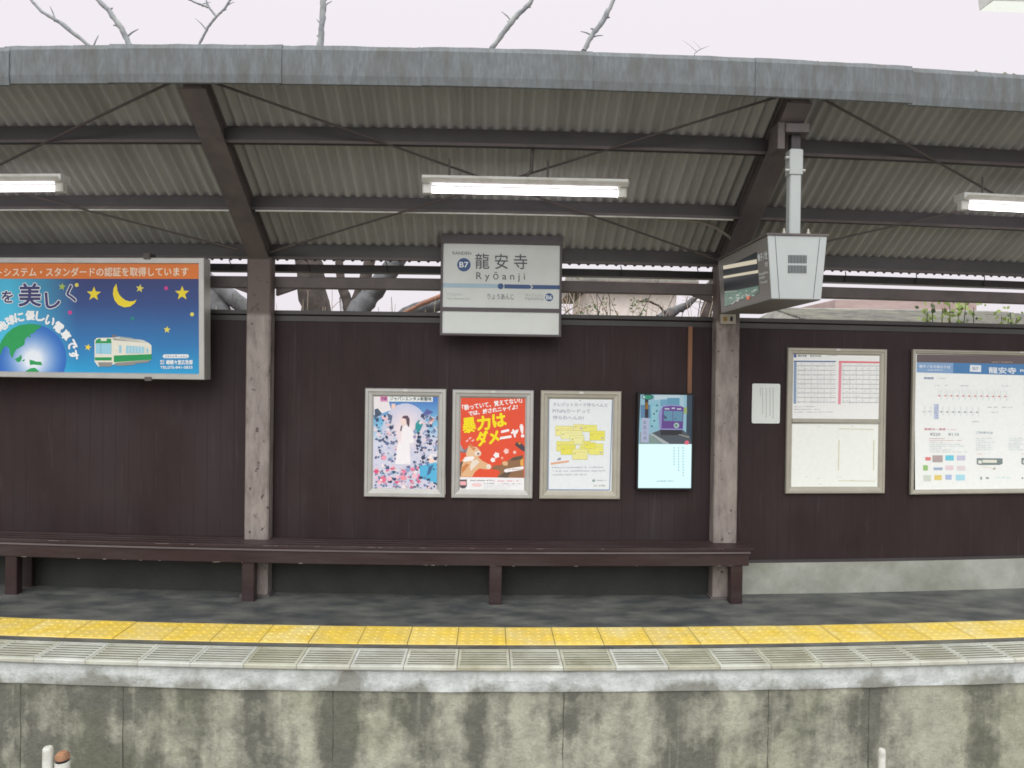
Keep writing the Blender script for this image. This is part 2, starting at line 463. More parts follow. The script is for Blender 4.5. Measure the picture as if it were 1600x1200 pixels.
def stained_concrete(name, pale, dark, moss, zs, amt):
    """Old platform concrete: pale cement, dark runs down the face, moss, fine pitting."""
    M = bpy.data.materials.new(name); M.use_nodes = True
    n = M.node_tree.nodes; l = M.node_tree.links; p = n['Principled BSDF']; p.inputs['Roughness'].default_value = 0.8
    c = n.new('ShaderNodeTexCoord')

    def noise(scale, st, det=8, rough=0.6):
        mp = n.new('ShaderNodeMapping'); mp.inputs['Scale'].default_value = st; l.new(c.outputs['Object'], mp.inputs[0])
        t = n.new('ShaderNodeTexNoise'); t.inputs['Scale'].default_value = scale; t.inputs['Detail'].default_value = det; t.inputs['Roughness'].default_value = rough
        l.new(mp.outputs[0], t.inputs['Vector']); return t.outputs['Fac']

    def ramp(fac, a, b, ca=(0, 0, 0, 1), cb=(1, 1, 1, 1)):
        r = n.new('ShaderNodeValToRGB'); r.color_ramp.elements[0].position = a; r.color_ramp.elements[1].position = b
        r.color_ramp.elements[0].color = ca; r.color_ramp.elements[1].color = cb; l.new(fac, r.inputs[0]); return r.outputs[0]

    def mix(fac, a, b):
        k = n.new('ShaderNodeMix'); k.data_type = 'RGBA'; l.new(fac, k.inputs[0])
        for s_, x in ((6, a), (7, b)):
            if isinstance(x, tuple): k.inputs[s_].default_value = x + (1,)
            else: l.new(x, k.inputs[s_])
        return k.outputs[2]
    def math_(op, a, b):
        q = n.new('ShaderNodeMath'); q.operation = op
        for s_, x in ((0, a), (1, b)):
            if isinstance(x, (int, float)): q.inputs[s_].default_value = x
            else: l.new(x, q.inputs[s_])
        return q.outputs[0]
    sx_ = n.new('ShaderNodeSeparateXYZ'); l.new(c.outputs['Object'], sx_.inputs[0])
    base = ramp(noise(9, (1, 1, 0.9), 10, 0.7), 0.28, 0.72, tuple(x * 0.66 for x in pale) + (1,), tuple(min(.9, x * 1.18) for x in pale) + (1,))
    D_ = math_('ADD', math_('MULTIPLY', noise(2.3, (1.4, 1, zs), 5, 0.55), 0.55), math_('MULTIPLY', noise(4.2, (1, 1, 0.9), 12, 0.68), 0.45))
    D_ = math_('ADD', D_, math_('MULTIPLY', sx_.outputs['X'], -0.012 if zs < 0.4 else -0.004))
    if zs > 0.4:      # the lip of the platform is splashed from below
        D_ = math_('ADD', D_, math_('MULTIPLY', math_('ADD', sx_.outputs['Z'], 0.085), -1.3))
    fac = ramp(D_, 0.50 - amt, 0.60 - amt)
    c1 = mix(math_('MULTIPLY', fac, 0.88), base, dark)
    sp = ramp(noise(13, (1, 1, 0.8), 10, 0.75), 0.46, 0.72)
    c3 = mix(math_('MULTIPLY', sp, 0.5), c1, tuple(x * 0.55 for x in pale))
    if zs < 0.4:      # pale lime runs
        c3 = mix(math_('MULTIPLY', ramp(noise(5.5, (1.3, 1, 0.05), 4, 0.5), 0.63, 0.72), 0.6), c3, tuple(min(.9, x * 1.15) for x in pale))
    pit = ramp(noise(48, (1, 1, 1), 6, 0.75), 0.55, 0.72)
    c3 = mix(math_('MULTIPLY', pit, 0.35), c3, dark)
    ms = ramp(noise(1.3, (1, 1, 1.0), 6), 0.50, 0.72)
    c4 = mix(math_('MULTIPLY', ms, 0.32), c3, moss)
    l.new(c4, p.inputs['Base Color'])
    b = n.new('ShaderNodeBump'); b.inputs['Strength'].default_value = 0.8; b.inputs['Distance'].default_value = 0.016
    l.new(noise(24, (1, 1, 1), 8, 0.7), b.inputs['Height']); l.new(b.outputs[0], p.inputs['Normal'])
    MATS[name] = M
    return M


M_ASPH = asphalt_material()
M_FACE = stained_concrete('platform_wall_concrete', (0.43, 0.44, 0.345), (0.088, 0.092, 0.076), (0.16, 0.185, 0.075), 0.14, 0.058)
M_COPE = stained_concrete('coping_concrete', (0.68, 0.73, 0.71), (0.22, 0.225, 0.185), (0.46, 0.48, 0.41), 0.6, -0.012)
M_YELLOW = mat('yellow_tactile', (0.76, 0.555, 0.085), rough=0.6, var=0.15, scale=9, stain=(0.74, 0.63, 0.27), stain_scale=4.5, stain_amt=0.55, bump=0.15)
M_YELLOWS = [M_YELLOW] + [mat('yellow_tactile', c_, rough=0.6, var=0.18, scale=11, stain=st_, stain_scale=5.0, stain_amt=a_, bump=0.15) for c_, st_, a_ in (((0.745, 0.54, 0.08), (0.70, 0.57, 0.22), .6), ((0.77, 0.57, 0.09), (0.75, 0.61, 0.22), .5), ((0.74, 0.54, 0.075), (0.66, 0.53, 0.19), .45))]
M_GROUT = mat('tile_grout', (0.20, 0.17, 0.08), rough=0.8, var=0.2)
M_RIB = mat('edge_slab', (0.52, 0.54, 0.46), rough=0.7, var=0.15, scale=6, stain=(0.33, 0.325, 0.24), stain_scale=3.2, stain_amt=0.4, bump=0.2)
M_RIBS = [M_RIB] + [mat('edge_slab', c_, rough=0.75, var=0.18, scale=7, stain=st_, stain_scale=4, stain_amt=.5, bump=0.2) for c_, st_ in (((0.47, 0.48, 0.38), (0.30, 0.29, 0.19)), ((0.55, 0.575, 0.52), (0.38, 0.39, 0.33)))]
M_RIBD = mat('edge_slab_groove', (0.24, 0.24, 0.175), rough=0.85, var=0.2, scale=6)


M_JOINT = mat('joint_dirt', (0.075, 0.08, 0.06), rough=0.9, var=0.4, scale=15)


def post_material():
    """Brown paint above head height, bleached and peeling paint on the lower shaft."""
    M = bpy.data.materials.new('worn_post_paint'); M.use_nodes = True
    n = M.node_tree.nodes; l = M.node_tree.links; p = n['Principled BSDF']; p.inputs['Roughness'].default_value = 0.65
    c = n.new('ShaderNodeTexCoord'); sp = n.new('ShaderNodeSeparateXYZ'); l.new(c.outputs['Object'], sp.inputs[0])
    no = n.new('ShaderNodeTexNoise'); no.inputs['Scale'].default_value = 7; no.inputs['Detail'].default_value = 9; no.inputs['Roughness'].default_value = 0.7
    mp = n.new('ShaderNodeMapping'); mp.inputs['Scale'].default_value = (2, 2, 0.6); l.new(c.outputs['Object'], mp.inputs[0]); l.new(mp.outputs[0], no.inputs['Vector'])
    r = n.new('ShaderNodeValToRGB'); E = r.color_ramp.elements
    E[0].position = 0.3; E[0].color = (0.115, 0.093, 0.084, 1); E[1].position = 0.72; E[1].color = (0.34, 0.305, 0.275, 1)
    q = E.new(0.47); q.color = (0.225, 0.196, 0.180, 1)
    l.new(no.outputs['Fac'], r.inputs[0])
    st = n.new('ShaderNodeMapRange'); st.inputs[1].default_value = 2.05; st.inputs[2].default_value = 2.08; l.new(sp.outputs['Z'], st.inputs[0])
    k = n.new('ShaderNodeMix'); k.data_type = 'RGBA'; l.new(st.outputs[0], k.inputs[0]); l.new(r.outputs[0], k.inputs[6]); k.inputs[7].default_value = (0.115, 0.092, 0.083, 1)
    ch = n.new('ShaderNodeTexNoise'); ch.inputs['Scale'].default_value = 22; ch.inputs['Detail'].default_value = 3; l.new(c.outputs['Object'], ch.inputs['Vector'])
    cr = n.new('ShaderNodeValToRGB'); cr.color_ramp.elements[0].position = 0.66; cr.color_ramp.elements[1].position = 0.69; l.new(ch.outputs['Fac'], cr.inputs[0])
    k2 = n.new('ShaderNodeMix'); k2.data_type = 'RGBA'; l.new(cr.outputs[0], k2.inputs[0]); l.new(k.outputs[2], k2.inputs[6]); k2.inputs[7].default_value = (0.08, 0.06, 0.055, 1)
    l.new(k2.outputs[2], p.inputs['Base Color'])
    return M


M_POST = post_material()

# ------------------------------------------------------------------ the ground and the platform
XL, XR = -7.0, 7.4
mb = MB(); mb.face([(-400, -400, -0.96), (400, -400, -0.96), (400, -1.2, -0.96), (-400, -1.2, -0.96)], M_BALLAST)
tag(mb.build('ballast'), kind='structure')
mb = MB(); mb.face([(-400, 0.9, -0.3), (400, 0.9, -0.3), (400, 700, -0.3), (-400, 700, -0.3)], M_EARTH)
tag(mb.build('ground'), kind='structure')

Y_TB, Y_TF, Y_GB, Y_GF = -0.745, -1.05, -1.105, -1.375
mb = MB()
mb.profile([(1.2, -0.6), (1.2, 0.0), (-1.11, 0.0), (-1.11, -0.03), (-1.33, -0.03), (-1.33, -0.16), (-1.33, -1.0), (1.2, -1.0)], XL, XR, M_ASPH)
# the sheet of the top stays asphalt, the faces below are concrete
pf = mb
nprof = 8
for i, f in enumerate(mb.f):
    ys = [mb.v[a][1] for a in f]; zs = [mb.v[a][2] for a in f]
    if max(ys) < -1.2 and max(zs) < 0:
        mb.m[i] = mb.mi(M_FACE)
platform = tag(mb.build('platform', None, True), kind='structure')
mb = MB()
mb.profile([(-1.332, -0.162), (-1.345, -0.156), (-1.349, -0.09), (-1.348, -0.042), (-1.338, -0.030), (-1.331, -0.030)], XL, XR, M_COPE, nx=90)
rc = random.Random(4)
# a rough, patched edge: the front face of the coping is uneven
mb.v = [(x, y + (rc.uniform(-0.005, 0.004) if y < -1.34 else 0), z + (rc.uniform(-0.003, 0.003) if z < -0.15 else 0)) for x, y, z in mb.v]
sp = ink(236, 240, 240)
cop = mb
def paint(px_pts):
    q_ = [at(a_, b_, -1.3548) for a_, b_ in px_pts]
    cop.face([(p_.x, -1.3552, p_.z) for p_ in q_], sp)
tag(cop.build('platform_coping', None, True), kind='structure')

# cracked vertical joints in the face below
mb = MB(); rj = random.Random(3)
for jx in (32, 192, 520, 880, 1200, 1357):
    xj = at(jx, 1140, -1.33).x; z_ = -0.165; pl_ = []; pr_j = []
    while z_ > -0.98:
        o_j = rj.uniform(-.003, .003); wj = rj.uniform(.0008, .0045)
        pl_.append((xj + o_j - wj, -1.3312, z_)); pr_j.append((xj + o_j + wj, -1.3312, z_)); z_ -= .05
    for a_, b_, c_, d_ in zip(pl_, pl_[1:], pr_j[1:], pr_j): mb.face([a_, b_, c_, d_], M_JOINT)
o = tag(mb.build('platform_joint', None, True), kind='structure')

# ribbed slabs along the platform edge
pitch = 0.2995
g0 = at(716, 1028, -1.24).x
mb = MB()
for i in range(-22, 23):
    MR = rj.choice(M_RIBS)
    x0 = g0 + i * pitch; x1 = x0 + pitch - 0.003
    mb.profile([(Y_GB, -0.025), (Y_GF, -0.025), (Y_GF - 0.004, -0.02), (Y_GF - 0.004, -0.004), (Y_GF, 0.0), (Y_GF + 0.028, 0.0), (Y_GF + 0.028, -0.017), (Y_GB - 0.014, -0.017), (Y_GB - 0.014, 0.0), (Y_GB, 0.0)], x0, x1, MR, nx=1)
    for xa, xb in ((x0 + 0.0005, x0 + 0.016), (x1 - 0.016, x1 - 0.0005)):
        mb.box(xa, xb, Y_GF + 0.0275, Y_GB - 0.0135, -0.02, -0.0005, MR, 1)
    for r in range(6):
        y = Y_GF + 0.046 + r * 0.0348
        mb.profile([(y, -0.018), (y + 0.016, -0.018), (y + 0.016, -0.0012), (y, -0.0012)], x0 + 0.0165, x1 - 0.0165, M_RIBD, nx=1)
        mb.face([(x0 + .0162, y - .001, -.0008), (x1 - .0162, y - .001, -.0008), (x1 - .0162, y + .017, -.0008), (x0 + .0162, y + .017, -.0008)], MR)
    mb.face([(x0 + .016, Y_GF + .028, -.0165), (x1 - .016, Y_GF + .028, -.0165), (x1 - .016, Y_GB - .014, -.0165), (x0 + .016, Y_GB - .014, -.0165)], M_RIBD)
tag(mb.build('edge_paving', None, True), kind='structure')

# yellow tactile tiles
tp = 0.2995
t0 = at(716, 993, -0.9).x
mb = MB()
mb.box(XL, XR, Y_TF - 0.004, Y_TB + 0.004, -0.02, 0.002, M_GROUT)
for i in range(-23, 24):
    MY = rj.choice(M_YELLOWS); wz = rj.uniform(-.0008, .0012)
    x0 = t0 + i * tp; x1 = x0 + tp - 0.005
    mb.profile([(Y_TF, 0.001), (Y_TB, 0.001), (Y_TB - 0.003, 0.006 + wz), (Y_TF + 0.003, 0.006 + wz)], x0, x1, MY, nx=1)
    for a in range(5):
        for b in range(5):
            cx = x0 + 0.030 + a * 0.0585; cy = Y_TF + 0.034 + b * 0.0592
            vs = []
            for rr, zz in ((0.0145, 0.0058), (0.0115, 0.0088 + wz)):
                vs += [(cx + rr * math.cos(2 * math.pi * j / 8), cy + rr * math.sin(2 * math.pi * j / 8), zz) for j in range(8)]
            mb.mesh(vs, [(j, (j + 1) % 8, 8 + (j + 1) % 8, 8 + j) for j in range(8)] + [tuple(range(8, 16))], MY)
tag(mb.build('tactile_paving', None, True), kind='structure')

# ------------------------------------------------------------------ the board wall
zt = at(800, 496, 0).z
zb = at(1400, 876, 0).z
wall = thing('wall', (0, 0, 0), 'dark brown boarded back wall of the platform shelter on a concrete footing', 'wall')
mb = MB(); mb.box(XL, XR, 0.0, 0.05, zb, zt, M_WALL); mb.build('boarding', wall, True)
mb = MB(); mb.box(XL, XR, -0.022, 0.07, zt, zt + 0.028, M_CAP); mb.box(XL, XR, -0.006, 0.0, zt - 0.05, zt - 0.012, M_CAP); mb.build('capping', wall, True)
mb = MB(); mb.box(XL, XR, -0.012, 0.0, zb, zb + 0.022, M_DARKST)
mb.build('base_rail', wall, True)
mb = MB(); mb.profile([(-0.03, -0.02), (0.09, -0.02), (0.09, zb - 0.001), (-0.012, zb - 0.001)], at(1118, 900, -0.02).x, XR, M_CONC); mb.build('footing', wall, True)
mb = MB(); mb.profile([(-0.028, -0.02), (0.09, -0.02), (0.09, zb - 0.001), (-0.010, zb - 0.001)], XL, at(1118, 900, -0.02).x - 0.001, mat('shaded_dark_concrete', (0.016, 0.018, 0.0155), rough=0.7, var=0.35, scale=4, stain=(0.030, 0.034, 0.027), stain_scale=1.5, stain_amt=0.35, bump=0.3))  # dark concrete, with the shade below the bench painted into its colour
tag(mb.build('footing', wall, True), 'dark footing under the bench with the bench shade painted in')

# brown cover strip down to the screen
a, b = at(1079, 510, -0.012), at(1077, 612, -0.012)
mb = MB(); mb.post(a.x - 0.017, a.x + 0.017, -0.016, -0.0005, b.z - 0.02, a.z, mat('bare_wood', (0.20, 0.095, 0.05), rough=0.6, var=0.25, scale=6, stretch=(6, 1, .6)), c=0.003)
st = thing('cable_cover', (a.x, bend(a.x), b.z), 'orange brown cable cover strip running down the wall to the lit screen', 'cable cover')
o = mb.build('cover_strip', None, True); o.parent = st; o.matrix_parent_inverse = Matrix.Translation(-Vector(st.location))

# ------------------------------------------------------------------ the shelter
YF = -1.36
zf0 = at(800, 142, YF).z; zf1 = at(800, 80, YF).z
SL = 0.596
z_at0 = 2.557      # underside of the sheet at Y = 0


def zr(Y):
    return z_at0 - SL * Y


shelter = thing('platform_shelter', (0, 0, 0), 'open fronted platform shelter with brown steel frame and corrugated sloping roof', 'shelter')
# corrugated sheets, in overlapping widths
mb = MB(); wave = 0.072; ns = 10
nw = int((XR - XL) / wave) * ns
ys = [YF + 0.01, -0.9, -0.45, 0.0, 0.105]
vs = []; tops = []
for i in range(nw + 1):
    x = XL + i * wave / ns
    dz = 0.0155 * math.cos(2 * math.pi * i / ns)
    for y in ys:
        vs.append((x, y, zr(y) + 0.0165 + dz))
n = len(ys); off = len(vs)
vs2 = [(x, y, z + 0.006) for x, y, z in vs]
fs = []
for i in range(nw):
    for j in range(n - 1):
        fs.append((i * n + j, i * n + j + 1, (i + 1) * n + j + 1, (i + 1) * n + j))
        fs.append((off + i * n + j, off + (i + 1) * n + j, off + (i + 1) * n + j + 1, off + i * n + j + 1))
    fs.append((i * n + n - 1, off + i * n + n - 1, off + (i + 1) * n + n - 1, (i + 1) * n + n - 1))
mb.mesh(vs + vs2, fs, M_SHEET, True)
mb.build('roof_sheet', shelter, True)

M_MOSS = mat('roof_moss', (0.13, 0.14, 0.075), rough=0.95, var=0.3, scale=20)
# fascia panels lapping over each other
seams = [-520, -250, 8, 170, 432, 660, 918, 1180, 1418, 1690, 1960]
rf = random.Random(8)
for i in range(len(seams) - 1):
    xa = at(seams[i], 110, YF - 0.02).x; xb = at(seams[i + 1], 110, YF - 0.02).x + 0.03
    o_ = 0.007 * (i % 2); dz = rf.uniform(-0.007, 0.007)
    yo = YF - 0.02 - o_
    mb = MB(); nx = 10
    pr = [(yo + 0.010, zf0 + dz), (yo, zf0 + 0.004 + dz), (yo - 0.006, zf0 + 0.05 + dz), (yo - 0.004, zf1 - 0.03 + dz), (yo + 0.012, zf1 + dz), (yo + 0.06, zf1 + 0.006 + dz), (yo + 0.06, zf1 - 0.004 + dz), (yo + 0.018, zf1 - 0.012 + dz), (yo + 0.012, zf0 + 0.002 + dz)]
    mb.profile(pr, xa, xb, M_FASCIA, nx=nx)
    mb.v = [(x, y, z + (rf.uniform(-0.003, 0.003) if z > zf1 - 0.02 else 0)) for x, y, z in mb.v]
    for k_ in range(5):          # moss tufts along the top edge
        xm = rf.uniform(xa, xb); rr = rf.uniform(0.006, 0.016)
        mb.mesh([(xm - rr, yo + .012, zf1 - .004), (xm + rr, yo + .012, zf1 - .004), (xm + rr * .7, yo + .036, zf1 + .002), (xm - rr * .7, yo + .036, zf1 + .002), (xm + rr * .2, yo + .024, zf1 + rr * .9)], [(0, 1, 4), (1, 2, 4), (2, 3, 4), (3, 0, 4)], M_MOSS)
    mb.build('fascia_panel', shelter, True)

# moss and grit on the top edge
# posts and rafters
PXS = [at(405, 800, -0.06).x, at(1129, 800, -0.06).x]
PW = 0.178
for px in PXS:
    mb = MB(); mb.post(px - PW / 2, px + PW / 2, -0.13, -0.014, -0.005, zr(-0.05) - 0.10, M_POST, c=0.01, nz=1)
    po = mb.build('post', shelter, True)
    pl = MB(); pl.post(px - PW / 2 - 0.02, px + PW / 2 + 0.02, -0.15, -0.033, 0.0, 0.014, M_BROWN, c=0.004); pl.build('base_plate', po).location = Vector((0, bend(px), 0))
    mb = MB()
    RW = 0.15
    y0, y1 = YF + 0.03, -0.0
    zt0, zt1 = zr(y0) - 0.004, zr(y1) - 0.004
    dp = 0.165; de = zt0 - (zf0 - 0.006)
    for (xa, xb, u0, u1, v0, v1) in ((px - RW / 2, px + RW / 2, dp - 0.012, dp, de - 0.012, de), (px - RW / 2, px + RW / 2, 0.0, 0.012, 0.0, 0.012), (px - 0.055, px + 0.055, 0.0115, dp - 0.0115, 0.0115, de - 0.0115)):
        mb.prism([(xa, y0, zt0 - v1), (xb, y0, zt0 - v1), (xb, y0, zt0 - v0), (xa, y0, zt0 - v0)],
                 [(xa, y1, zt1 - u1), (xb, y1, zt1 - u1), (xb, y1, zt1 - u0), (xa, y1, zt1 - u0)], M_BROWN)
    bevel(mb.build('rafter', shelter, True), 0.003, 1)

# purlins (channel sections) along the roof
for (Yp, hh) in ((-0.945, 0.074), (-0.44, 0.066), (-0.02, 0.080)):
    z = zr(Yp) - 0.001
    mb = MB(); tw = 0.045
    mb.profile([(Yp - tw, z + SL * tw - 0.004), (Yp - tw, z - hh), (Yp - tw + 0.05, z - hh), (Yp - tw + 0.05, z - hh + 0.008), (Yp - tw + 0.008, z - hh + 0.008), (Yp - tw + 0.008, z + SL * tw - 0.010)], XL, XR, M_DARKST if Yp < -0.1 else M_CAP)
    mb.profile([(Yp - tw - 0.006, z - hh + 0.014), (Yp - tw - 0.0005, z - hh + 0.014), (Yp - tw - 0.0005, z - hh - 0.004), (Yp - tw - 0.006, z - hh - 0.004)], XL, XR, M_BROWN)
    mb.build('purlin', shelter, True)
zc_ = zr(-0.44) - 0.066 - 0.012
mb = MB()
for xa_, xb_ in ((XL, PXS[0] - 0.09), (PXS[0] + 0.09, PXS[1] - 0.1)):
    mb.tube([(xa_ + (xb_ - xa_) * i_ / 20, -0.492, zc_) for i_ in range(21)], 0.006, M_WHITE, 6)
mb.build('cable_conduit', shelter, True)
# beam along the post tops
zb0, zb1 = at(800, 455, -0.01).z, at(800, 437, -0.01).z
mb = MB(); mb.box(XL, XR, -0.012, 0.06, zb0, zb1, M_BROWN, c=0.006); mb.build('beam', shelter, True)
for px in PXS:
    for sg in (-1, 1):
        mb = MB(); xx = px + sg * PW / 2
        mb.prism([(xx, -0.0, zb0 + 0.002), (xx + sg * 0.16, -0.0, zb0 + 0.002), (xx, -0.0, zb0 - 0.055)], [(xx, 0.05, zb0 + 0.002), (xx + sg * 0.16, 0.05, zb0 + 0.002), (xx, 0.05, zb0 - 0.055)], M_BROWN)
        mb.build('knee_plate', shelter, True)
# gutter at the back eave with straps
g1, g0_ = at(800, 419, 0.16).z, at(800, 430, 0.16).z
mb = MB(); mb.profile([(0.12, g1), (0.128, g1), (0.135, g0_ + 0.008), (0.21, g0_ + 0.008), (0.218, g1), (0.226, g1), (0.218, g0_), (0.128, g0_)], XL, XR, M_CAP)
x = XL + 0.2
while x < XR:
    mb.tube([(x, 0.118, g0_ - 0.002), (x, 0.112, g1), (x - 0.01, 0.102, zr(0.1) + 0.004)], 0.004, M_CAP, 5); x += 0.60
mb.build('gutter', shelter, True)


# diagonal tie rods in the roof plane
def rp_(X, Y, dz=0.11):
    return Vector((X, Y, zr(Y) - dz))


RODM = mat('tie_rod', (0.075, 0.062, 0.058), rough=0.5, var=0.2)
bays = [(PXS[0] - 3.49, PXS[0]), (PXS[0], PXS[1]), (PXS[1], PXS[1] + 3.49)]
for (xa, xb) in bays:
    for (A, B) in (((xa + 0.12, -1.335), (xb - 0.05, -0.12)), ((xb - 0.12, -1.335), (xa + 0.05, -0.12))):
        pts = []
        for i in range(13):
            t = i / 12
            p = rp_(A[0] + (B[0] - A[0]) * t, A[1] + (B[1] - A[1]) * t, 0.085 + 0.03 * min(1, 2.2 * t))
            pts.append(p)
        mb = MB(); mb.tube(pts, 0.0075, RODM, 6)
        q = pts[-1] + (pts[-2] - pts[-1]) * 0.9; r = pts[-1] + (pts[-2] - pts[-1]) * 0.35
        mb.tube([r, q], 0.0135, RODM, 6)
        if max(p.x for p in pts) > -4.4 and min(p.x for p in pts) < 4.6:
            mb.build('tie_rod', shelter, True)

# conduits under the roof
con = thing('conduit', tuple(at(1100, 360, -0.3)), 'thin pale conduit bending down under the roof beside the departure display', 'conduit')
pts = [at(1030, 343, -0.40), at(1062, 343, -0.40), at(1094, 346, -0.39), at(1118, 355, -0.37), at(1138, 369, -0.33), at(1156, 384, -0.28), at(1166, 396, -0.2)]
mb = MB(); mb.tube(pts, 0.011, mat('conduit_grey', (0.30, 0.28, 0.23), rough=0.5), 8)
o = mb.build('pipe', None); o.parent = con; o.matrix_parent_inverse = Matrix.Translation(-Vector(con.location))

# ------------------------------------------------------------------ bench
bz = at(800, 856, -0.29).z
bxr = at(1178, 858, -0.29).x
bench = thing('bench', (0, bend(0), 0), 'long dark brown slatted wooden bench along the shelter wall', 'bench')
bxl = -5.4
mb = MB()
for i in range(4):
    y0 = -0.29 + i * 0.066
    mb.box(bxl, bxr - 0.006 * (i % 2), y0, y0 + 0.058, bz - 0.028, bz, M_BENCH, c=0.005)
rk = random.Random(7); M_WORN = mat('worn_paint', (0.16, 0.135, 0.125), rough=0.7, var=0.3, scale=20)
for k_ in range(30):
    xk = rk.uniform(bxl, bxr - .1); lk = rk.uniform(.01, .07)
    mb.face([(xk, -.2907, bz - .008), (xk + lk, -.2907, bz - .008), (xk + lk * .9, -.2907, bz - .008 + .0035), (xk + lk * .1, -.2907, bz - .0052)], M_WORN)
seat = mb.build('seat', bench, True)
mb = MB(); mb.box(bxl, bxr - 0.02, -0.282, -0.262, bz - 0.044, bz - 0.030, mat('bench_edge', (0.13, 0.11, 0.115), rough=0.4, var=0.2, stretch=(.5, 1, 1))); mb.build('edge_strip', bench, True)
mb = MB(); mb.box(bxl, bxr - 0.03, -0.272, -0.242, bz - 0.136, bz - 0.0445, M_BENCH, c=0.004)
mb.box(bxr - 0.062, bxr - 0.032, -0.2415, -0.04, bz - 0.134, bz - 0.030, M_BENCH, nx=1)
M_CHIP = mat('bare_chipped_wood', (0.20, 0.165, 0.14), rough=0.8, var=0.3, scale=20); rk = random.Random(12)
for k_ in range(34):
    xk = rk.uniform(bxl, bxr - .1); lk = rk.uniform(.008, .05); hk = rk.uniform(.002, .006)
    zk = bz - 0.136 + rk.uniform(.0, .002)
    mb.face([(xk, -.2727, zk), (xk + lk, -.2727, zk), (xk + lk * .8, -.2727, zk + hk), (xk + lk * .2, -.2727, zk + hk * .8)], M_CHIP)
mb.build('apron', bench, True)
for lx in (-2.35, 18, 388, 774, 1150):
    x = lx if lx < 0 else at(lx, 920, -0.25).x
    if lx < 0: x = -4.9
    mb = MB(); mb.post(x - 0.045, x + 0.045, -0.262, -0.19, 0.0, bz - 0.1365, M_BENCH, c=0.005)
    mb.build('leg', bench, True)
    mb = MB(); mb.post(x - 0.035, x + 0.035, -0.075, -0.035, 0.0, bz - 0.029, M_BENCH, c=0.004)
    mb.build('leg', bench, True)

# ------------------------------------------------------------------ fluorescent lamps
M_TUBE = glow(255, 246, 255, 6.0)


def make_lamp(loc, label, group):
    t = thing('fluorescent_lamp', loc, label, 'lamp', group)
    Lh = 1.27
    mb = MB()
    mb.profile([(-0.045, 0.0), (0.045, 0.0), (0.045, 0.045), (-0.045, 0.045)], -Lh / 2, Lh / 2, M_WHITE, nx=1)
    mb.profile([(-0.045, -0.0005), (-0.075, 0.018), (-0.078, 0.022), (-0.046, 0.006)], -Lh / 2, Lh / 2, M_WHITE, nx=1)
    mb.build('housing', t)
    mb = MB(); mb.tube([(-0.575, 0, -0.035), (0.575, 0, -0.035)], 0.0185, M_TUBE, 14); mb.build('tube', t)
    for sgn in (-1, 1):
        mb = MB(); mb.post(sgn * 0.605 - 0.028, sgn * 0.605 + 0.028, -0.026, 0.026, -0.06, -0.0005, M_WHITE, c=0.008); mb.build('lamp_holder', t)
    for rx_ in (-0.47, 0.14):
        mb = MB(); mb.tube([(rx_, 0, 0.045), (rx_, 0, 0.16)], 0.006, RODM, 6); mb.build('hanger_rod', t)
    return t


YL = -0.935
lp = at(820.5, 291, YL)
lamp0 = make_lamp((lp.x, lp.y, lp.z), 'lit fluorescent lamp hanging above the station name sign', 'fluorescent lamps under the shelter roof')
lamp0.rotation_euler.z = math.atan(2 * BC * (lp.x - BX))
for (px, py, side, lb) in ((104, 287, 1, 'lit fluorescent lamp hanging above the blue billboard with the globe'), (1497, 314, -1, 'lit fluorescent lamp hanging to the right of the departure display above the info boards')):
    e = at(px, py, YL)
    x = e.x - side * 0.635
    c = lamp0.copy(); COL.objects.link(c)
    c.location = (x, YL + bend(x), e.z + (0.004 if side > 0 else 0.0)); c.rotation_euler.z = math.atan(2 * BC * (x - BX)); c['label'] = lb
    for ch in list(lamp0.children):
        d = ch.copy(); COL.objects.link(d); d.parent = c

mb = MB(); q0 = lamp0.location
mb.tube([Vector((at(832, 240, YL - .01).x - q0.x, -.01, zr(YL) - .06 - q0.z)), Vector((at(830, 256, YL).x - q0.x, 0, .10)), Vector((at(820, 275, YL).x - q0.x, 0, .044))], 0.011, RODM, 8); mb.build('supply_cable', lamp0)
# a lamp over the near track, only its end in the frame
p = at(1541, 8, -2.6, False)
nl = thing('hanging_lamp', (p.x, p.y, p.z), 'white lamp with a lit underside cut off by the top right corner', 'lamp')
mb = MB(); mb.profile([(-0.04, 0), (0.04, 0), (0.05, 0.05), (-0.05, 0.05)], 0.0, 1.0, M_WHITE, nx=1); mb.build('housing', nl); mb = MB(); mb.box(0.004, 0.996, -0.036, 0.036, -0.006, -0.0005, glow(243, 246, 236, .95), 1); mb.build('diffuser', nl)
mb = MB(); mb.tube([(0.2, 0, 0.05), (0.2, 0, 1.2)], 0.006, M_WHITE, 6); mb.build('hanger_rod', nl)

# ------------------------------------------------------------------ station name sign
Bd = Board('station_sign', (689, 367), (880, 370), (875.5, 527.5), (687.5, 523.5), -0.16, 'white station name sign with blue line band and dark frame hanging in the middle', 'sign')
b = Bd
M_FR = mat('sign_frame', (0.085, 0.075, 0.078), rough=0.5, var=0.1)
mb = MB(); mb.rings(b.W, b.H, [(0.02, 0.05), (0, 0.05), (0, -0.008), (0.004, -0.012), (0.016, -0.012), (0.018, -0.002)], M_FR)
mb.box(-b.W / 2 + .001, b.W / 2 - .001, 0.004, 0.045, 0.001, b.H - 0.001, M_FR, 1)
x0_, z0_ = b.loc(690, 380.5); mb.box(-b.W / 2 + .002, b.W / 2 - .002, -0.020, 0.003, z0_, b.H + 0.001, M_FR, 1)
x0_, za = b.loc(690, 480); x0_, zb_ = b.loc(690, 486); mb.box(-b.W / 2 + .002, b.W / 2 - .002, -0.010, 0.003, zb_, za, M_FR, 1)
mb.build('frame', b.o)
mb = MB()
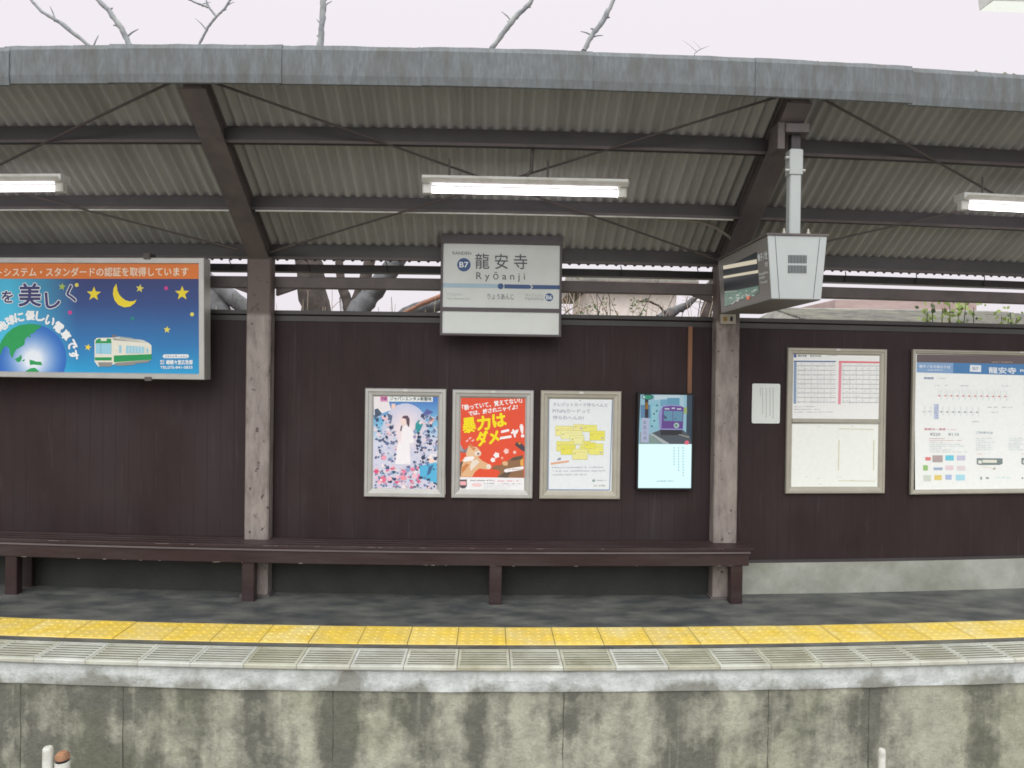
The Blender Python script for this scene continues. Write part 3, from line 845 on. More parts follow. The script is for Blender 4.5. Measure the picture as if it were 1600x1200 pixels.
for sx_ in (-0.33, 0.33):
    mb = MB(); mb.box(sx_ - 0.02, sx_ + 0.02, 0.045, 0.055, b.H - 0.15, b.H + 0.06, M_DARKST, 1)
    mb.box(sx_ - 0.02, sx_ + 0.02, 0.055, 0.15, b.H + 0.05, b.H + 0.06, M_DARKST, 1); mb.build('bracket', b.o)
SW = mat('sign_white', (0.62, 0.67, 0.635), rough=0.35, var=0.03, stain=(0.54, 0.575, 0.54), stain_scale=2, stain_amt=0.3)
b.y = -0.003
b.poly([(691, 482), (876, 484), (879, 384), (693, 380)], SW, 0.2)
NAVY = ink(52, 84, 128); SKYB = ink(160, 188, 200); DKG = ink(75, 84, 86); MIDG = ink(150, 158, 158)


def s5(x, y):
    return 680 + x / 6.667, 360 + y / 6.667


def s5t(body, x0, y0, x1, y1, M, bold=0.0, tilt=0.013, lay=3):
    q = [s5(x0, y0), s5(x1, y0), s5(x1, y1), s5(x0, y1)]
    m_ = (q[0][0] + q[1][0]) / 2
    q = [(x, y + (x - m_) * tilt) for x, y in q]
    b.text(body, 0, 0, 0, 0, M, lay, bold, q)


s5t('RANDEN', 180, 225, 372, 258, DKG)
b.disc(*s5(297, 363), 10.5, NAVY, 2)
s5t('B7', 252, 335, 342, 390, ink(225, 235, 238), 0.25)
s5t('龍 安 寺', 415, 248, 958, 408, DKG, 0.14)
s5t('R y ō a n j i', 425, 440, 932, 540, DKG, 0.0)
b.poly([s5(82, 553), s5(660, 563), s5(660, 607), s5(80, 598)], SKYB, 2)
b.poly([s5(715, 566), s5(980, 572), s5(1003, 594), s5(980, 615), s5(715, 610)], NAVY, 2)
b.poly([s5(995, 573), s5(1302, 578), s5(1300, 620), s5(995, 617), s5(1018, 595)], NAVY, 2)
b.disc(*s5(678, 587), 4.6, NAVY, 3)
s5t('りょうあんじ', 543, 665, 815, 725, DKG)
s5t('みょうしんじ', 935, 664, 1125, 692, MIDG)
s5t('Myōshinji', 935, 700, 1122, 742, MIDG)
b.disc(*s5(1183, 703), 6.4, NAVY, 2)
s5t('B6', 1152, 683, 1212, 725, ink(225, 235, 238), 0.15)
s5t('Tōjiin', 110, 655, 275, 690, ink(185, 195, 195)); s5t('Tōjiin · Ritsumeikan Univ.', 122, 703, 365, 728, ink(165, 173, 172))
b.finish('name_panel')
b.mb = MB()
b.poly([(690, 522.5), (874.5, 525.5), (875.5, 487.5), (691, 485.5)], SW, 0.2)
b.finish('lower_panel')

# ------------------------------------------------------------------ blue billboard
Bd = Board('billboard', (-108, 402), (323, 406), (325, 594), (-108, 587), -0.20, 'blue billboard with globe, train, moon and stars under an orange band', 'billboard', rx=math.radians(1.5))
b = Bd
mb = MB(); mb.rings(b.W, b.H, [(0.01, 0.08), (0, 0.08), (0, -0.012), (0.004, -0.016), (0.038, -0.016), (0.044, -0.002)], M_ALU)
mb.box(-b.W / 2 + .003, b.W / 2 - .003, 0.004, 0.075, 0.003, b.H - .003, M_ALU, 1)
mb.build('frame', b.o)
mb = MB()
for px_ in (236, -20):
    xx, _ = b.loc(px_, 405)
    mb = MB(); mb.box(xx - 0.024, xx + 0.024, -0.024, 0.05, b.H - 0.012, b.H + 0.03, M_BROWN, 1); mb.build('clamp', b.o)
    mb = MB(); mb.box(xx - 0.022, xx + 0.028, -0.022, 0.03, -0.012, 0.016, M_BROWN, 1); mb.build('clamp', b.o)


def grad_material(name, stops, axis, lo, hi):
    """Printed colour gradient across a board, in the board's own metres."""
    M = bpy.data.materials.new(name); M.use_nodes = True
    n = M.node_tree.nodes; l = M.node_tree.links; p = n['Principled BSDF']; p.inputs['Roughness'].default_value = 0.4
    c = n.new('ShaderNodeTexCoord'); s_ = n.new('ShaderNodeSeparateXYZ'); l.new(c.outputs['Object'], s_.inputs[0])
    m_ = n.new('ShaderNodeMapRange'); m_.inputs[1].default_value = lo; m_.inputs[2].default_value = hi; l.new(s_.outputs[axis], m_.inputs[0])
    no = n.new('ShaderNodeTexNoise'); no.inputs['Scale'].default_value = 4; l.new(c.outputs['Object'], no.inputs['Vector'])
    a = n.new('ShaderNodeMath'); a.operation = 'MULTIPLY_ADD'; a.inputs[1].default_value = 0.06; l.new(no.outputs['Fac'], a.inputs[0]); l.new(m_.outputs[0], a.inputs[2])
    r = n.new('ShaderNodeValToRGB'); E = r.color_ramp.elements
    E[0].position = stops[0][0]; E[0].color = stops[0][1] + (1,); E[1].position = stops[-1][0]; E[1].color = stops[-1][1] + (1,)
    for q, cc in stops[1:-1]:
        E.new(q).color = cc + (1,)
    l.new(a.outputs[0], r.inputs[0]); l.new(r.outputs[0], p.inputs['Base Color'])
    return M


K8 = 1.0
b.y = -0.003


def c8(x, y):
    return x / 4.848, 400 + y / 4.848


bgm = grad_material('billboard_blue', [(0.0, S(30, 165, 215)), (0.35, S(40, 120, 180)), (0.75, S(45, 75, 135)), (1.0, S(48, 62, 118))], 'Z', 0.0, b.H - 0.12)
cyan = S(70, 190, 225)
b.poly([(-100, 580), c8(1530, 905), c8(1522, 185), (-100, 435)], bgm, 0.3)
# lighter cyan sky on the left of the print
n_ = bgm.node_tree.nodes; l_ = bgm.node_tree.links
pr_ = n_['Principled BSDF']; src = pr_.inputs['Base Color'].links[0].from_socket
c_ = n_.new('ShaderNodeTexCoord'); s_ = n_.new('ShaderNodeSeparateXYZ'); l_.new(c_.outputs['Object'], s_.inputs[0])
m_ = n_.new('ShaderNodeMapRange'); xA, _ = b.loc(20, 500); xB, _ = b.loc(125, 500)
m_.inputs[1].default_value = xA; m_.inputs[2].default_value = xB; m_.inputs[3].default_value = 0.95; m_.inputs[4].default_value = 0.0
l_.new(s_.outputs['X'], m_.inputs[0])
k_ = n_.new('ShaderNodeMix'); k_.data_type = 'RGBA'; l_.new(m_.outputs[0], k_.inputs[0]); l_.new(src, k_.inputs[6]); k_.inputs[7].default_value = cyan + (1,)
l_.new(k_.outputs[2], pr_.inputs['Base Color'])
ORG = ink(222, 122, 48); CREAM = ink(240, 228, 205); YEL = ink(235, 215, 45); YEL2 = ink(222, 214, 90); MAG = ink(200, 60, 140); WHT = ink(235, 240, 240)
b.poly([(-100, 435), c8(1522, 184), c8(1522, 70), (-100, 411.5)], ORG, 1)
q = [c8(-62, 92), c8(1445, 96), c8(1445, 162), c8(-62, 158)]
b.text('ットシステム・スタンダードの認証を取得しています', 0, 0, 0, 0, CREAM, 2, 0.22, q)
INKB = ink(52, 58, 110)


def outlined(ch, x0, y0, x1, y1, bold, quad=None):
    q = quad or [c8(x0, y0), c8(x1, y0), c8(x1, y1), c8(x0, y1)]
    b.text(ch, 0, 0, 0, 0, WHT, 3, bold + 1.15, q)
    b.text(ch, 0, 0, 0, 0, INKB, 4.2, bold, q)


outlined('を', 42, 268, 126, 352, 0.55)
outlined('美', 172, 212, 336, 380, 0.9)
outlined('し', 372, 285, 478, 396, 0.9, [c8(368, 285), c8(470, 265), c8(485, 380), c8(380, 402)])
outlined('く', 505, 232, 590, 350, 0.9, [c8(512, 240), c8(572, 222), c8(602, 345), c8(560, 352)])
for (x, y, r, M, rt) in ((737, 292, 56, YEL, 2), (1083, 252, 33, YEL2, 10), (1400, 290, 56, YEL, 0), (1288, 562, 28, YEL2, 5), (692, 692, 27, YEL, 12), (497, 236, 30, ink(165, 190, 80), 8)):
    p_ = c8(x, y); b.star(p_[0], p_[1], r / 4.848, M, 2, rt)
for (x, y, M) in ((608, 224, YEL2), (1280, 252, MAG), (557, 430, MAG), (1475, 448, YEL2), (1028, 478, ink(30, 130, 130))):
    p_ = c8(x, y); b.disc(p_[0], p_[1], 3.1, M, 2, 14)
# crescent moon
outer = [(905, 215), (885, 250), (880, 295), (893, 340), (922, 375), (965, 393), (1010, 388), (1045, 362), (1058, 335)]
inner = [(1035, 345), (1000, 347), (960, 330), (928, 300), (912, 262), (910, 235)]
ol = outer; il = [(905, 215), (911, 240), (915, 268), (928, 298), (948, 320), (975, 340), (1005, 349), (1035, 347), (1058, 335)]
for i in range(len(ol) - 1):
    b.poly([c8(*ol[i]), c8(*ol[i + 1]), c8(*il[i + 1]), c8(*il[i])], YEL, 2)
# globe
gc = c8(265, 778)
for i in range(30):
    t = i / 29
    rr = (262 - 200 * t) / 4.848
    col = [(40, 105, 190), (225, 235, 245)]
    k = t ** 1.3
    cc = tuple(int(col[0][j] + (col[1][j] - col[0][j]) * k) for j in range(3))
    cxx = gc[0] + 2 * t; cyy = gc[1] + 1 * t
    pts = []
    for j in range(48):
        a = 2 * math.pi * j / 48
        pts.append((cxx + rr * math.cos(a), min(cyy + rr * math.sin(a), c8(0, 884)[1])))
    b.poly(pts, ink(*cc), 1.0 + 0.05 * i)
GRN = ink(30, 155, 85)
for pts in ([(12, 745), (14, 690), (35, 640), (70, 590), (120, 548), (180, 522), (250, 513), (310, 520), (345, 535), (300, 560), (285, 580), (250, 595), (262, 618), (235, 610), (215, 628), (210, 670), (180, 690), (150, 705), (130, 735), (118, 775), (100, 745), (95, 700), (75, 680), (50, 690), (38, 715), (30, 740)],
            [(135, 780), (165, 765), (185, 745), (190, 770), (178, 800), (155, 802)], [(248, 785), (275, 790), (300, 800), (335, 800), (345, 828), (310, 825), (280, 822), (250, 825)],
            [(205, 882), (225, 865), (255, 850), (285, 845), (300, 855), (318, 870), (318, 883)], [(190, 790), (215, 780), (205, 800)]):
    b.poly([c8(*p_) for p_ in pts], GRN, 2.6)
# arched line of text over the globe
for ch, x, y, rot in (('地', 42, 530, -38), ('球', 105, 487, -25), ('に', 172, 464, -10), ('優', 255, 450, 0), ('し', 333, 458, 8), ('い', 405, 492, 25), ('電', 470, 540, 38), ('車', 525, 600, 52), ('で', 570, 672, 68), ('す', 585, 750, 82)):
    a = math.radians(rot); r = 33
    q = []
    for (u, v) in ((-r, -r), (r, -r), (r, r), (-r, r)):
        q.append(c8(x + u * math.cos(a) - v * math.sin(a), y + u * math.sin(a) + v * math.cos(a)))
    b.text(ch, 0, 0, 0, 0, WHT, 3, 0.8, q)
# the tram printed on the board
TC = ink(225, 225, 210); TG = ink(25, 150, 85); TB = ink(150, 205, 225); TD = ink(140, 140, 135); TE = ink(95, 160, 195)
b.poly([c8(742, 640), c8(760, 622), c8(872, 620), c8(885, 640), c8(885, 820), c8(858, 838), c8(770, 838), c8(742, 800)], TC, 3)
b.poly([c8(885, 622), c8(1150, 660), c8(1172, 680), c8(1172, 790), c8(885, 822)], TC, 3)
b.poly([c8(872, 620), c8(935, 612), c8(1110, 640), c8(1150, 660), c8(885, 640)], ink(205, 210, 205), 3)
b.poly([c8(745, 768), c8(872, 768), c8(872, 792), c8(745, 792)], TG, 4); b.poly([c8(752, 640), c8(775, 628), c8(865, 628), c8(872, 662), c8(748, 662)], TG, 4)
b.poly([c8(888, 755), c8(1172, 745), c8(1172, 788), c8(888, 806)], TG, 4)
b.poly([c8(790, 627), c8(835, 627), c8(835, 645), c8(790, 645)], TC, 5)
b.poly([c8(750, 664), c8(870, 664), c8(870, 745), c8(752, 740)], TB, 5); b.line(c8(790, 664), c8(792, 742), 0.8, TE, 6)
b.poly([c8(980, 680), c8(1120, 690), c8(1120, 738), c8(980, 740)], TB, 5)
for i in range(7):
    x = 980 + i * 23.3; b.line(c8(x, 680 + i * 1.5), c8(x, 740), 0.7, TC, 6)
b.poly([c8(928, 678), c8(946, 680), c8(946, 735), c8(928, 735)], TB, 5); b.poly([c8(1135, 698), c8(1148, 700), c8(1148, 738), c8(1135, 738)], TB, 5)
b.poly([c8(765, 806), c8(880, 806), c8(868, 838), c8(778, 838)], TD, 4); b.poly([c8(895, 810), c8(1160, 790), c8(1150, 808), c8(1060, 815), c8(1040, 825), c8(960, 832), c8(900, 830)], TD, 4)
b.poly([c8(935, 612), c8(1020, 622), c8(1080, 640), c8(930, 622)], ink(150, 165, 165), 5); b.disc(*c8(890, 608), 4, ink(120, 110, 110), 2.8, 10, 2)
# small print
pts = [c8(1268, 748), c8(1445, 748), c8(1455, 762), c8(1445, 776), c8(1268, 776), c8(1254, 762)]
b.poly(pts, WHT, 2); b.text('広告のお申し込みは', 0, 0, 0, 0, INKB, 3, 0, [c8(1272, 754), c8(1442, 754), c8(1442, 771), c8(1272, 771)])
b.text('嵯峨々堂広告部', 0, 0, 0, 0, WHT, 3, 0.2, [c8(1285, 790), c8(1482, 790), c8(1482, 824), c8(1285, 824)])
b.text('株式', 0, 0, 0, 0, WHT, 3, 0.1, [c8(1238, 790), c8(1270, 790), c8(1270, 804), c8(1238, 804)]); b.text('会社', 0, 0, 0, 0, WHT, 3, 0.1, [c8(1238, 808), c8(1270, 808), c8(1270, 823), c8(1238, 823)])
b.text('TEL075-841-0835', 0, 0, 0, 0, WHT, 3, 0.12, [c8(1240, 836), c8(1482, 836), c8(1482, 856), c8(1240, 856)])
b.finish('printed_panel')


# ------------------------------------------------------------------ framed posters
def poster_frame(b, wd, M=None, dep=0.026):
    mb = MB(); M = M or M_ALU
    mb.rings(b.W, b.H, [(0.002, 0.0), (0, 0.0), (0, -dep + 0.006), (0.006, -dep), (wd * 0.38, -dep), (wd * 0.46, -dep + 0.007), (wd * 0.8, -dep + 0.010), (wd, -0.006), (wd + 0.002, -0.003)], M)
    fr = mb.build('frame', b.o)
    mb = MB(); mb.box(-0.016, 0.016, -dep - 0.003, -dep + 0.001, b.H - wd * 0.36, b.H - wd * 0.10, M_WHITE, 1); mb.build('catch', fr)
    return fr


PG = 'framed posters in a row on the shelter wall'
rnd = random.Random(21)
# poster 1: busy collage around a figure in white
b = Board('framed_poster', (572.3, 606), (698, 608), (695.3, 777), (568.3, 775.5), -0.002, 'framed poster with a figure in white amid a blue and pink collage', 'poster', PG)
poster_frame(b, 0.062)
b.y = -0.004


def c1(x, y):   # upper crop
    return 565 + x / 11.43, 600 + y / 11.43


def c1b(x, y):  # lower crop
    return 565 + x / 11.43, 690 + y / 11.43


b.rect(576, 612, 696, 772, ink(236, 222, 216), 0.3)
b.poly([(582, 766), (686, 768), (690, 616), (585, 614)], grad_material('poster_sky', [(0.0, S(205, 205, 225)), (0.55, S(210, 215, 232)), (0.74, S(120, 190, 225)), (1.0, S(70, 120, 195))], 'Z', 0.05, b.H - 0.06), 0.8)
b.poly([(585, 650), (612, 640), (605, 616), (585, 615)], ink(232, 228, 232), 1.0)
for k in range(7):
    g_ = k / 6; b.disc(634, 672, 36 - 24 * g_, ink(int(200 + 36 * g_), int(205 + 18 * g_), int(228 + 0 * g_)), 0.9 + .03 * k, 26, 42 - 26 * g_)
pal = [(62, 78, 112), (52, 66, 98), (95, 115, 150), (58, 72, 108), (85, 100, 140), (45, 60, 92), (225, 215, 225), (200, 205, 225), (75, 95, 135), (110, 130, 170), (235, 225, 228), (60, 75, 105), (160, 150, 185), (185, 205, 225), (230, 195, 205), (140, 165, 200)]
for i in range(620):
    x = rnd.uniform(586, 688); y = rnd.uniform(648, 764)
    t = (y - 648) / 116
    mid = 616 + 22 * (0.5 - abs(t - 0.5)) ; dd = abs(x - 633)
    if (dd < 13 and y < 728) or (y < 684 and dd < 27 - 0.5 * (y - 648)):
        continue
    r = rnd.uniform(1.2, 4.6); a0 = rnd.uniform(0, 6.28)
    col = pal[rnd.randrange(len(pal))]
    if y > 728 and x < 660 and rnd.random() < 0.4:
        col = rnd.choice([(225, 130, 160), (240, 190, 205), (215, 90, 125), (90, 130, 160)])
    n = rnd.randrange(3, 6)
    b.poly([(x + r * rnd.uniform(.6, 1.2) * math.cos(a0 + 6.28 * j / n), min(max(y + r * rnd.uniform(.5, 1.1) * math.sin(a0 + 6.28 * j / n), 616), 765)) for j in range(n)], ink(*col), 1.2 + i * 0.004)
# dark roofs top left, green robe, hat on the right
b.poly([c1(240, 450), c1(300, 430), c1(370, 520), c1(330, 560), c1(250, 600)], ink(70, 85, 110), 2.6)
b.poly([c1(450, 505), c1(560, 560), c1(535, 680), c1(490, 610)], ink(85, 105, 135), 2.6)
b.poly([c1(950, 900), c1(970, 700), c1(1030, 630), c1(1100, 720), c1(1050, 830)], ink(45, 150, 155), 2.6)
b.poly([c1(1080, 580), c1(1190, 545), c1(1320, 600), c1(1240, 625)], ink(228, 228, 235), 2.7)
b.poly([c1(1100, 540), c1(1170, 440), c1(1290, 500), c1(1190, 545)], ink(90, 95, 160), 2.65)
b.poly([c1(1190, 680), c1(1270, 590), c1(1310, 640), c1(1230, 740)], ink(215, 165, 160), 2.7)
b.poly([c1(540, 440), c1(610, 440), c1(615, 350), c1(545, 350)], ink(238, 205, 195), 2.7)
# figure: dress, head, hair
b.poly([c1(700, 1000), c1(730, 800), c1(770, 740), c1(850, 745), c1(930, 860), c1(935, 1040), c1b(860, 30), c1b(880, 400), c1b(600, 400), c1b(640, 60)], ink(240, 238, 242), 3.0)
b.poly([c1(700, 1050), c1(640, 1040), c1(690, 960), c1(730, 930)], ink(240, 225, 225), 3.05)
b.disc(*c1(765, 650), 5.6, ink(240, 218, 212), 3.1, 16, 7.2)
b.poly([c1(720, 600), c1(760, 560), c1(830, 560), c1(865, 620), c1(860, 720), c1(845, 770), c1(810, 700), c1(800, 620)], ink(95, 75, 90), 3.2)
b.poly([c1(710, 740), c1(735, 735), c1(715, 830), c1(690, 835)], ink(85, 70, 90), 3.2)
# man in the blue coat bottom right
b.poly([c1b(1040, 430), c1b(1200, 390), c1b(1340, 360), c1b(1345, 735), c1b(1040, 650)], ink(85, 180, 220), 3.0)
b.poly([c1b(1200, 440), c1b(1290, 400), c1b(1230, 560), c1b(1160, 610)], ink(65, 105, 150), 3.1)
b.disc(*c1b(1250, 310), 6, ink(240, 215, 205), 3.1, 14); b.poly([c1b(1180, 270), c1b(1240, 210), c1b(1340, 215), c1b(1345, 260), c1b(1200, 285)], ink(232, 230, 235), 3.2)
b.disc(*c1b(380, 670), 5.2, ink(222, 115, 145), 3.0, 14); b.disc(*c1b(740, 640), 4.5, ink(235, 150, 165), 3.0, 14); b.disc(*c1b(400, 280), 4, ink(235, 160, 180), 3, 12)
# title strip and caption
b.poly([c1(475, 310), c1(1278, 318), c1(1278, 222), c1(475, 205)], ink(228, 236, 234), 3.3); b.poly([c1(345, 308), c1(478, 310), c1(478, 205), c1(345, 200)], ink(225, 150, 195), 3.3)
b.text('ジャパンエンタメ新聖地', 0, 0, 0, 0, ink(50, 70, 75), 4, 0.12, [c1(520, 222), c1(1255, 235), c1(1255, 300), c1(520, 290)])
b.text('京都', 0, 0, 0, 0, ink(120, 60, 110), 4, 0.1, [c1(360, 225), c1(462, 228), c1(462, 290), c1(360, 286)])
b.smalltext(613, 759.3, 655, 761.3, ink(110, 110, 110), 2, rnd)
b.poly([(578, 768), (688, 770.5), (688.5, 766), (578.5, 763.5)], ink(215, 215, 185), 2)
b.finish('printed_sheet')

# poster 2: red cat poster
b = Board('framed_poster', (708.4, 608), (834, 610.3), (831.6, 778.8), (704.3, 777), -0.002, 'framed red poster with two cats and big yellow lettering', 'poster', PG)
poster_frame(b, 0.062)
b.y = -0.004
RED = ink(225, 80, 48)


def c2(x, y):
    return 700 + x / 10.0, 600 + y / 10.0


def c2b(x, y):
    return 700 + x / 11.43, 690 + y / 11.43


b.rect(708, 614, 831, 774, ink(235, 238, 240), 0.3)
b.poly([c2b(150, 622), c2b(1385, 645), c2(1253, 178), c2(170, 158)], RED, 1)
W2 = ink(245, 240, 240)
b.text('「酔っていて、覚えてない!」', 0, 0, 0, 0, W2, 2, 0.3, [c2(225, 325), c2(1150, 210), c2(1158, 290), c2(240, 408)])
b.text('では、許されニャイよ!', 0, 0, 0, 0, W2, 2, 0.3, [c2(325, 420), c2(1085, 315), c2(1085, 392), c2(330, 492)])
Y2 = ink(250, 225, 10)
b.text('暴', 0, 0, 0, 0, Y2, 2, 0.8, [c2(228, 535), c2(425, 510), c2(440, 735), c2(240, 760)])
b.text('力', 0, 0, 0, 0, Y2, 2, 1.1, [c2(455, 510), c2(655, 490), c2(660, 700), c2(470, 715)])
b.text('は', 0, 0, 0, 0, Y2, 2, 1.1, [c2(690, 480), c2(885, 450), c2(915, 645), c2(720, 665)])
b.text('ダ', 0, 0, 0, 0, Y2, 2, 1.1, [c2(430, 745), c2(620, 725), c2(610, 930), c2(470, 965)])
b.text('メ', 0, 0, 0, 0, Y2, 2, 1.1, [c2(640, 740), c2(790, 725), c2(800, 890), c2(650, 930)])
b.text('ニ', 0, 0, 0, 0, W2, 2, 1.1, [c2(825, 735), c2(960, 705), c2(985, 825), c2(820, 850)])
b.text('ャ', 0, 0, 0, 0, W2, 2, 1.0, [c2(985, 715), c2(1095, 695), c2(1090, 815), c2(1000, 830)])
b.text('!', 0, 0, 0, 0, W2, 2, 1.0, [c2(1125, 635), c2(1165, 630), c2(1185, 820), c2(1150, 825)])
TAN = ink(222, 180, 135); ORC = ink(205, 130, 75); PALE = ink(232, 220, 205); DKC = ink(95, 80, 65); GRC = ink(120, 120, 130); BRC = ink(140, 105, 75)
# left cat
b.poly([c2b(165, 615), c2b(180, 470), c2b(230, 350), c2b(300, 260), c2b(440, 250), c2b(540, 270), c2b(620, 340), c2b(720, 390), c2b(765, 430), c2b(750, 480), c2b(680, 490), c2b(560, 470), c2b(480, 530), c2b(440, 600), c2b(420, 620)], TAN, 2)
b.poly([c2b(320, 200), c2b(370, 60), c2b(400, 40), c2b(430, 75), c2b(520, 90), c2b(590, 180), c2b(590, 230), c2b(530, 270), c2b(400, 275), c2b(330, 250)], ink(228, 190, 150), 2.2)
b.poly([c2b(370, 60), c2b(395, 20), c2b(460, 80), c2b(420, 110)], ORC, 2.3); b.poly([c2b(420, 130), c2b(450, 90), c2b(495, 105), c2b(470, 150)], ORC, 2.4)
b.poly([c2b(470, 180), c2b(560, 150), c2b(595, 190), c2b(560, 235), c2b(480, 240)], PALE, 2.4); b.disc(*c2b(540, 208), 1.8, ink(110, 95, 110), 2.6, 10)
b.poly([c2b(170, 600), c2b(190, 460), c2b(225, 350), c2b(270, 340), c2b(235, 450), c2b(225, 610)], DKC, 2.3)
b.poly([c2b(240, 450), c2b(330, 380), c2b(380, 400), c2b(300, 500), c2b(240, 560)], ORC, 2.35)
b.poly([c2b(430, 330), c2b(520, 310), c2b(560, 360), c2b(480, 440), c2b(400, 520), c2b(390, 430)], PALE, 2.4)
b.poly([c2b(265, 330), c2b(310, 265), c2b(450, 250), c2b(470, 285), c2b(430, 330), c2b(290, 350)], W2, 2.7)
b.disc(*c2b(725, 440), 4, PALE, 2.6, 12)
b.poly([c2b(160, 140), c2b(165, 20), c2b(210, 10), c2b(240, 80), c2b(300, 140), c2b(380, 70), c2b(400, 90), c2b(350, 180), c2b(270, 190)], GRC, 2.1)
for i in range(5):
    b.line(c2b(172, 30 + 24 * i), c2b(235 + 12 * i, 52 + 26 * i), 0.9, ink(185, 188, 195), 2.3)
# right cat
b.poly([c2b(770, 480), c2b(820, 420), c2b(960, 410), c2b(960, 350), c2b(1040, 350), c2b(1130, 290), c2b(1200, 260), c2b(1335, 240), c2b(1350, 640), c2b(870, 630), c2b(930, 540), c2b(900, 500)], BRC, 2)
b.poly([c2b(1110, 330), c2b(1150, 280), c2b(1300, 250), c2b(1330, 230), c2b(1335, 300), c2b(1200, 330)], DKC, 2.3); b.poly([c2b(1290, 330), c2b(1340, 280), c2b(1350, 430), c2b(1290, 420)], ink(225, 170, 80), 2.3)
b.poly([c2b(960, 370), c2b(1000, 340), c2b(1070, 360), c2b(1060, 420), c2b(990, 420)], TAN, 2.4); b.poly([c2b(1010, 540), c2b(1130, 530), c2b(1060, 640), c2b(880, 630)], DKC, 2.2)
b.poly([c2b(1000, 500), c2b(1040, 480), c2b(1340, 435), c2b(1358, 465), c2b(1320, 500), c2b(1030, 545), c2b(1000, 530)], W2, 2.7); b.smalltext(793, 732, 815, 733.4, ink(130, 120, 115), 3.2, rnd)
b.poly([c2b(1190, 50), c2b(1230, 0), c2b(1300, 10), c2b(1390, 110), c2b(1400, 190), c2b(1300, 140)], ink(70, 65, 75), 2.1); b.poly([c2b(1245, 20), c2b(1290, 0), c2b(1305, 35), c2b(1265, 50)], ink(200, 140, 50), 2.3)
# noise marks between them
for (x, y, r, q) in ((865, 235, 60, W2), (800, 320, 48, W2), (1040, 165, 55, ink(245, 205, 195)), (1190, 185, 34, ink(240, 200, 190)), (965, 285, 28, ink(235, 170, 140))):
    cx_, cy_ = c2b(x, y); r /= 11.43
    b.poly([(cx_ + r * (1.0 if j % 2 else .72) * math.cos(j * math.pi / 5), cy_ + r * (1.0 if j % 2 else .72) * math.sin(j * math.pi / 5)) for j in range(10)], q, 2.5)
for p_ in ((300, 880), (345, 840), (390, 875)):
    b.line(c2(p_[0] - 18, p_[1] + 12), c2(p_[0] + 18, p_[1] - 14), 2.4, ink(245, 190, 185), 2.5)
# lower white strip: little tram, print
b.poly([c2b(195, 790), c2b(195, 668), c2b(330, 668), c2b(330, 790), c2b(290, 830), c2b(235, 830)], ink(85, 80, 85), 2)
b.poly([c2b(210, 770), c2b(210, 700), c2b(318, 700), c2b(318, 770)], ink(235, 175, 180), 3)
b.line(c2b(205, 840), c2b(180, 890), 0.8, ink(120, 120, 120)); b.line(c2b(310, 840), c2b(325, 885), 0.8, ink(120, 120, 120))
b.smalltext(733, 749.3, 770, 751, ink(120, 110, 120), 2, rnd); b.smalltext(771, 750, 813, 752, ink(225, 130, 140), 2, rnd)
b.disc(744.5, 757, 8, ink(235, 205, 205), 2, 20, 3); b.smalltext(755, 754, 772, 755.5, ink(140, 140, 145), 2, rnd); b.smalltext(777, 754.8, 816, 756.3, ink(180, 170, 175), 2, rnd)
for i in range(3):
    b.smalltext(755, 757.5 + 2.2 * i, 806 - 6 * i, 758.5 + 2.2 * i, ink(200, 200, 205), 2, rnd)
b.finish('printed_sheet')

# poster 3: card poster
b = Board('framed_poster', (846, 609.3), (970.8, 612), (967.3, 780), (841.3, 778.2), -0.002, 'framed white poster with blue border and a cluster of yellow cards', 'poster', PG)
poster_frame(b, 0.062, M_ALUW)
b.y = -0.004


def c3(x, y):
    return 840 + x / 11.85, 605 + y / 11.85


def c3b(x, y):
    return 840 + x / 11.85, 690 + y / 11.85


PW3 = ink(226, 234, 236)
b.rect(847, 615, 967, 776, PW3, 0.3)
BLB = ink(125, 145, 180)
TLc, TRc, BRc, BLc = c3(222, 188), c3(1390, 212), c3b(1325, 895), c3b(183, 880)
for p_, q_ in ((TLc, TRc), (TRc, BRc), (BRc, BLc), (BLc, TLc)):
    b.line(p_, q_, 1.5, BLB, 1)
G3 = ink(165, 170, 182)
b.text('クレジットカード作らへんと', 0, 0, 0, 0, G3, 2, 0.12, [c3(295, 275), c3(1300, 300), c3(1298, 368), c3(292, 345)])
b.text('PiTaPaカードって', 0, 0, 0, 0, G3, 2, 0.12, [c3(288, 395), c3(980, 410), c3(978, 475), c3(286, 462)])
b.text('作らわへんの?', 0, 0, 0, 0, G3, 2, 0.12, [c3(290, 515), c3(862, 530), c3(860, 600), c3(288, 588)])
b.disc(*c3(795, 245), 1.0, ink(150, 150, 150), 2, 10)
cards = [(330, 705, 330, 185), (665, 675, 190, 120), (840, 690, 260, 130), (430, 790, 400, 160), (960, 800, 285, 180), (600, 880, 260, 170), (345, 985, 330, 190), (830, 985, 150, 120), (425, 1060, 270, 180), (690, 1060, 270, 150), (945, 1035, 270, 210), (640, 1130, 280, 200), (870, 1010, 200, 120)]
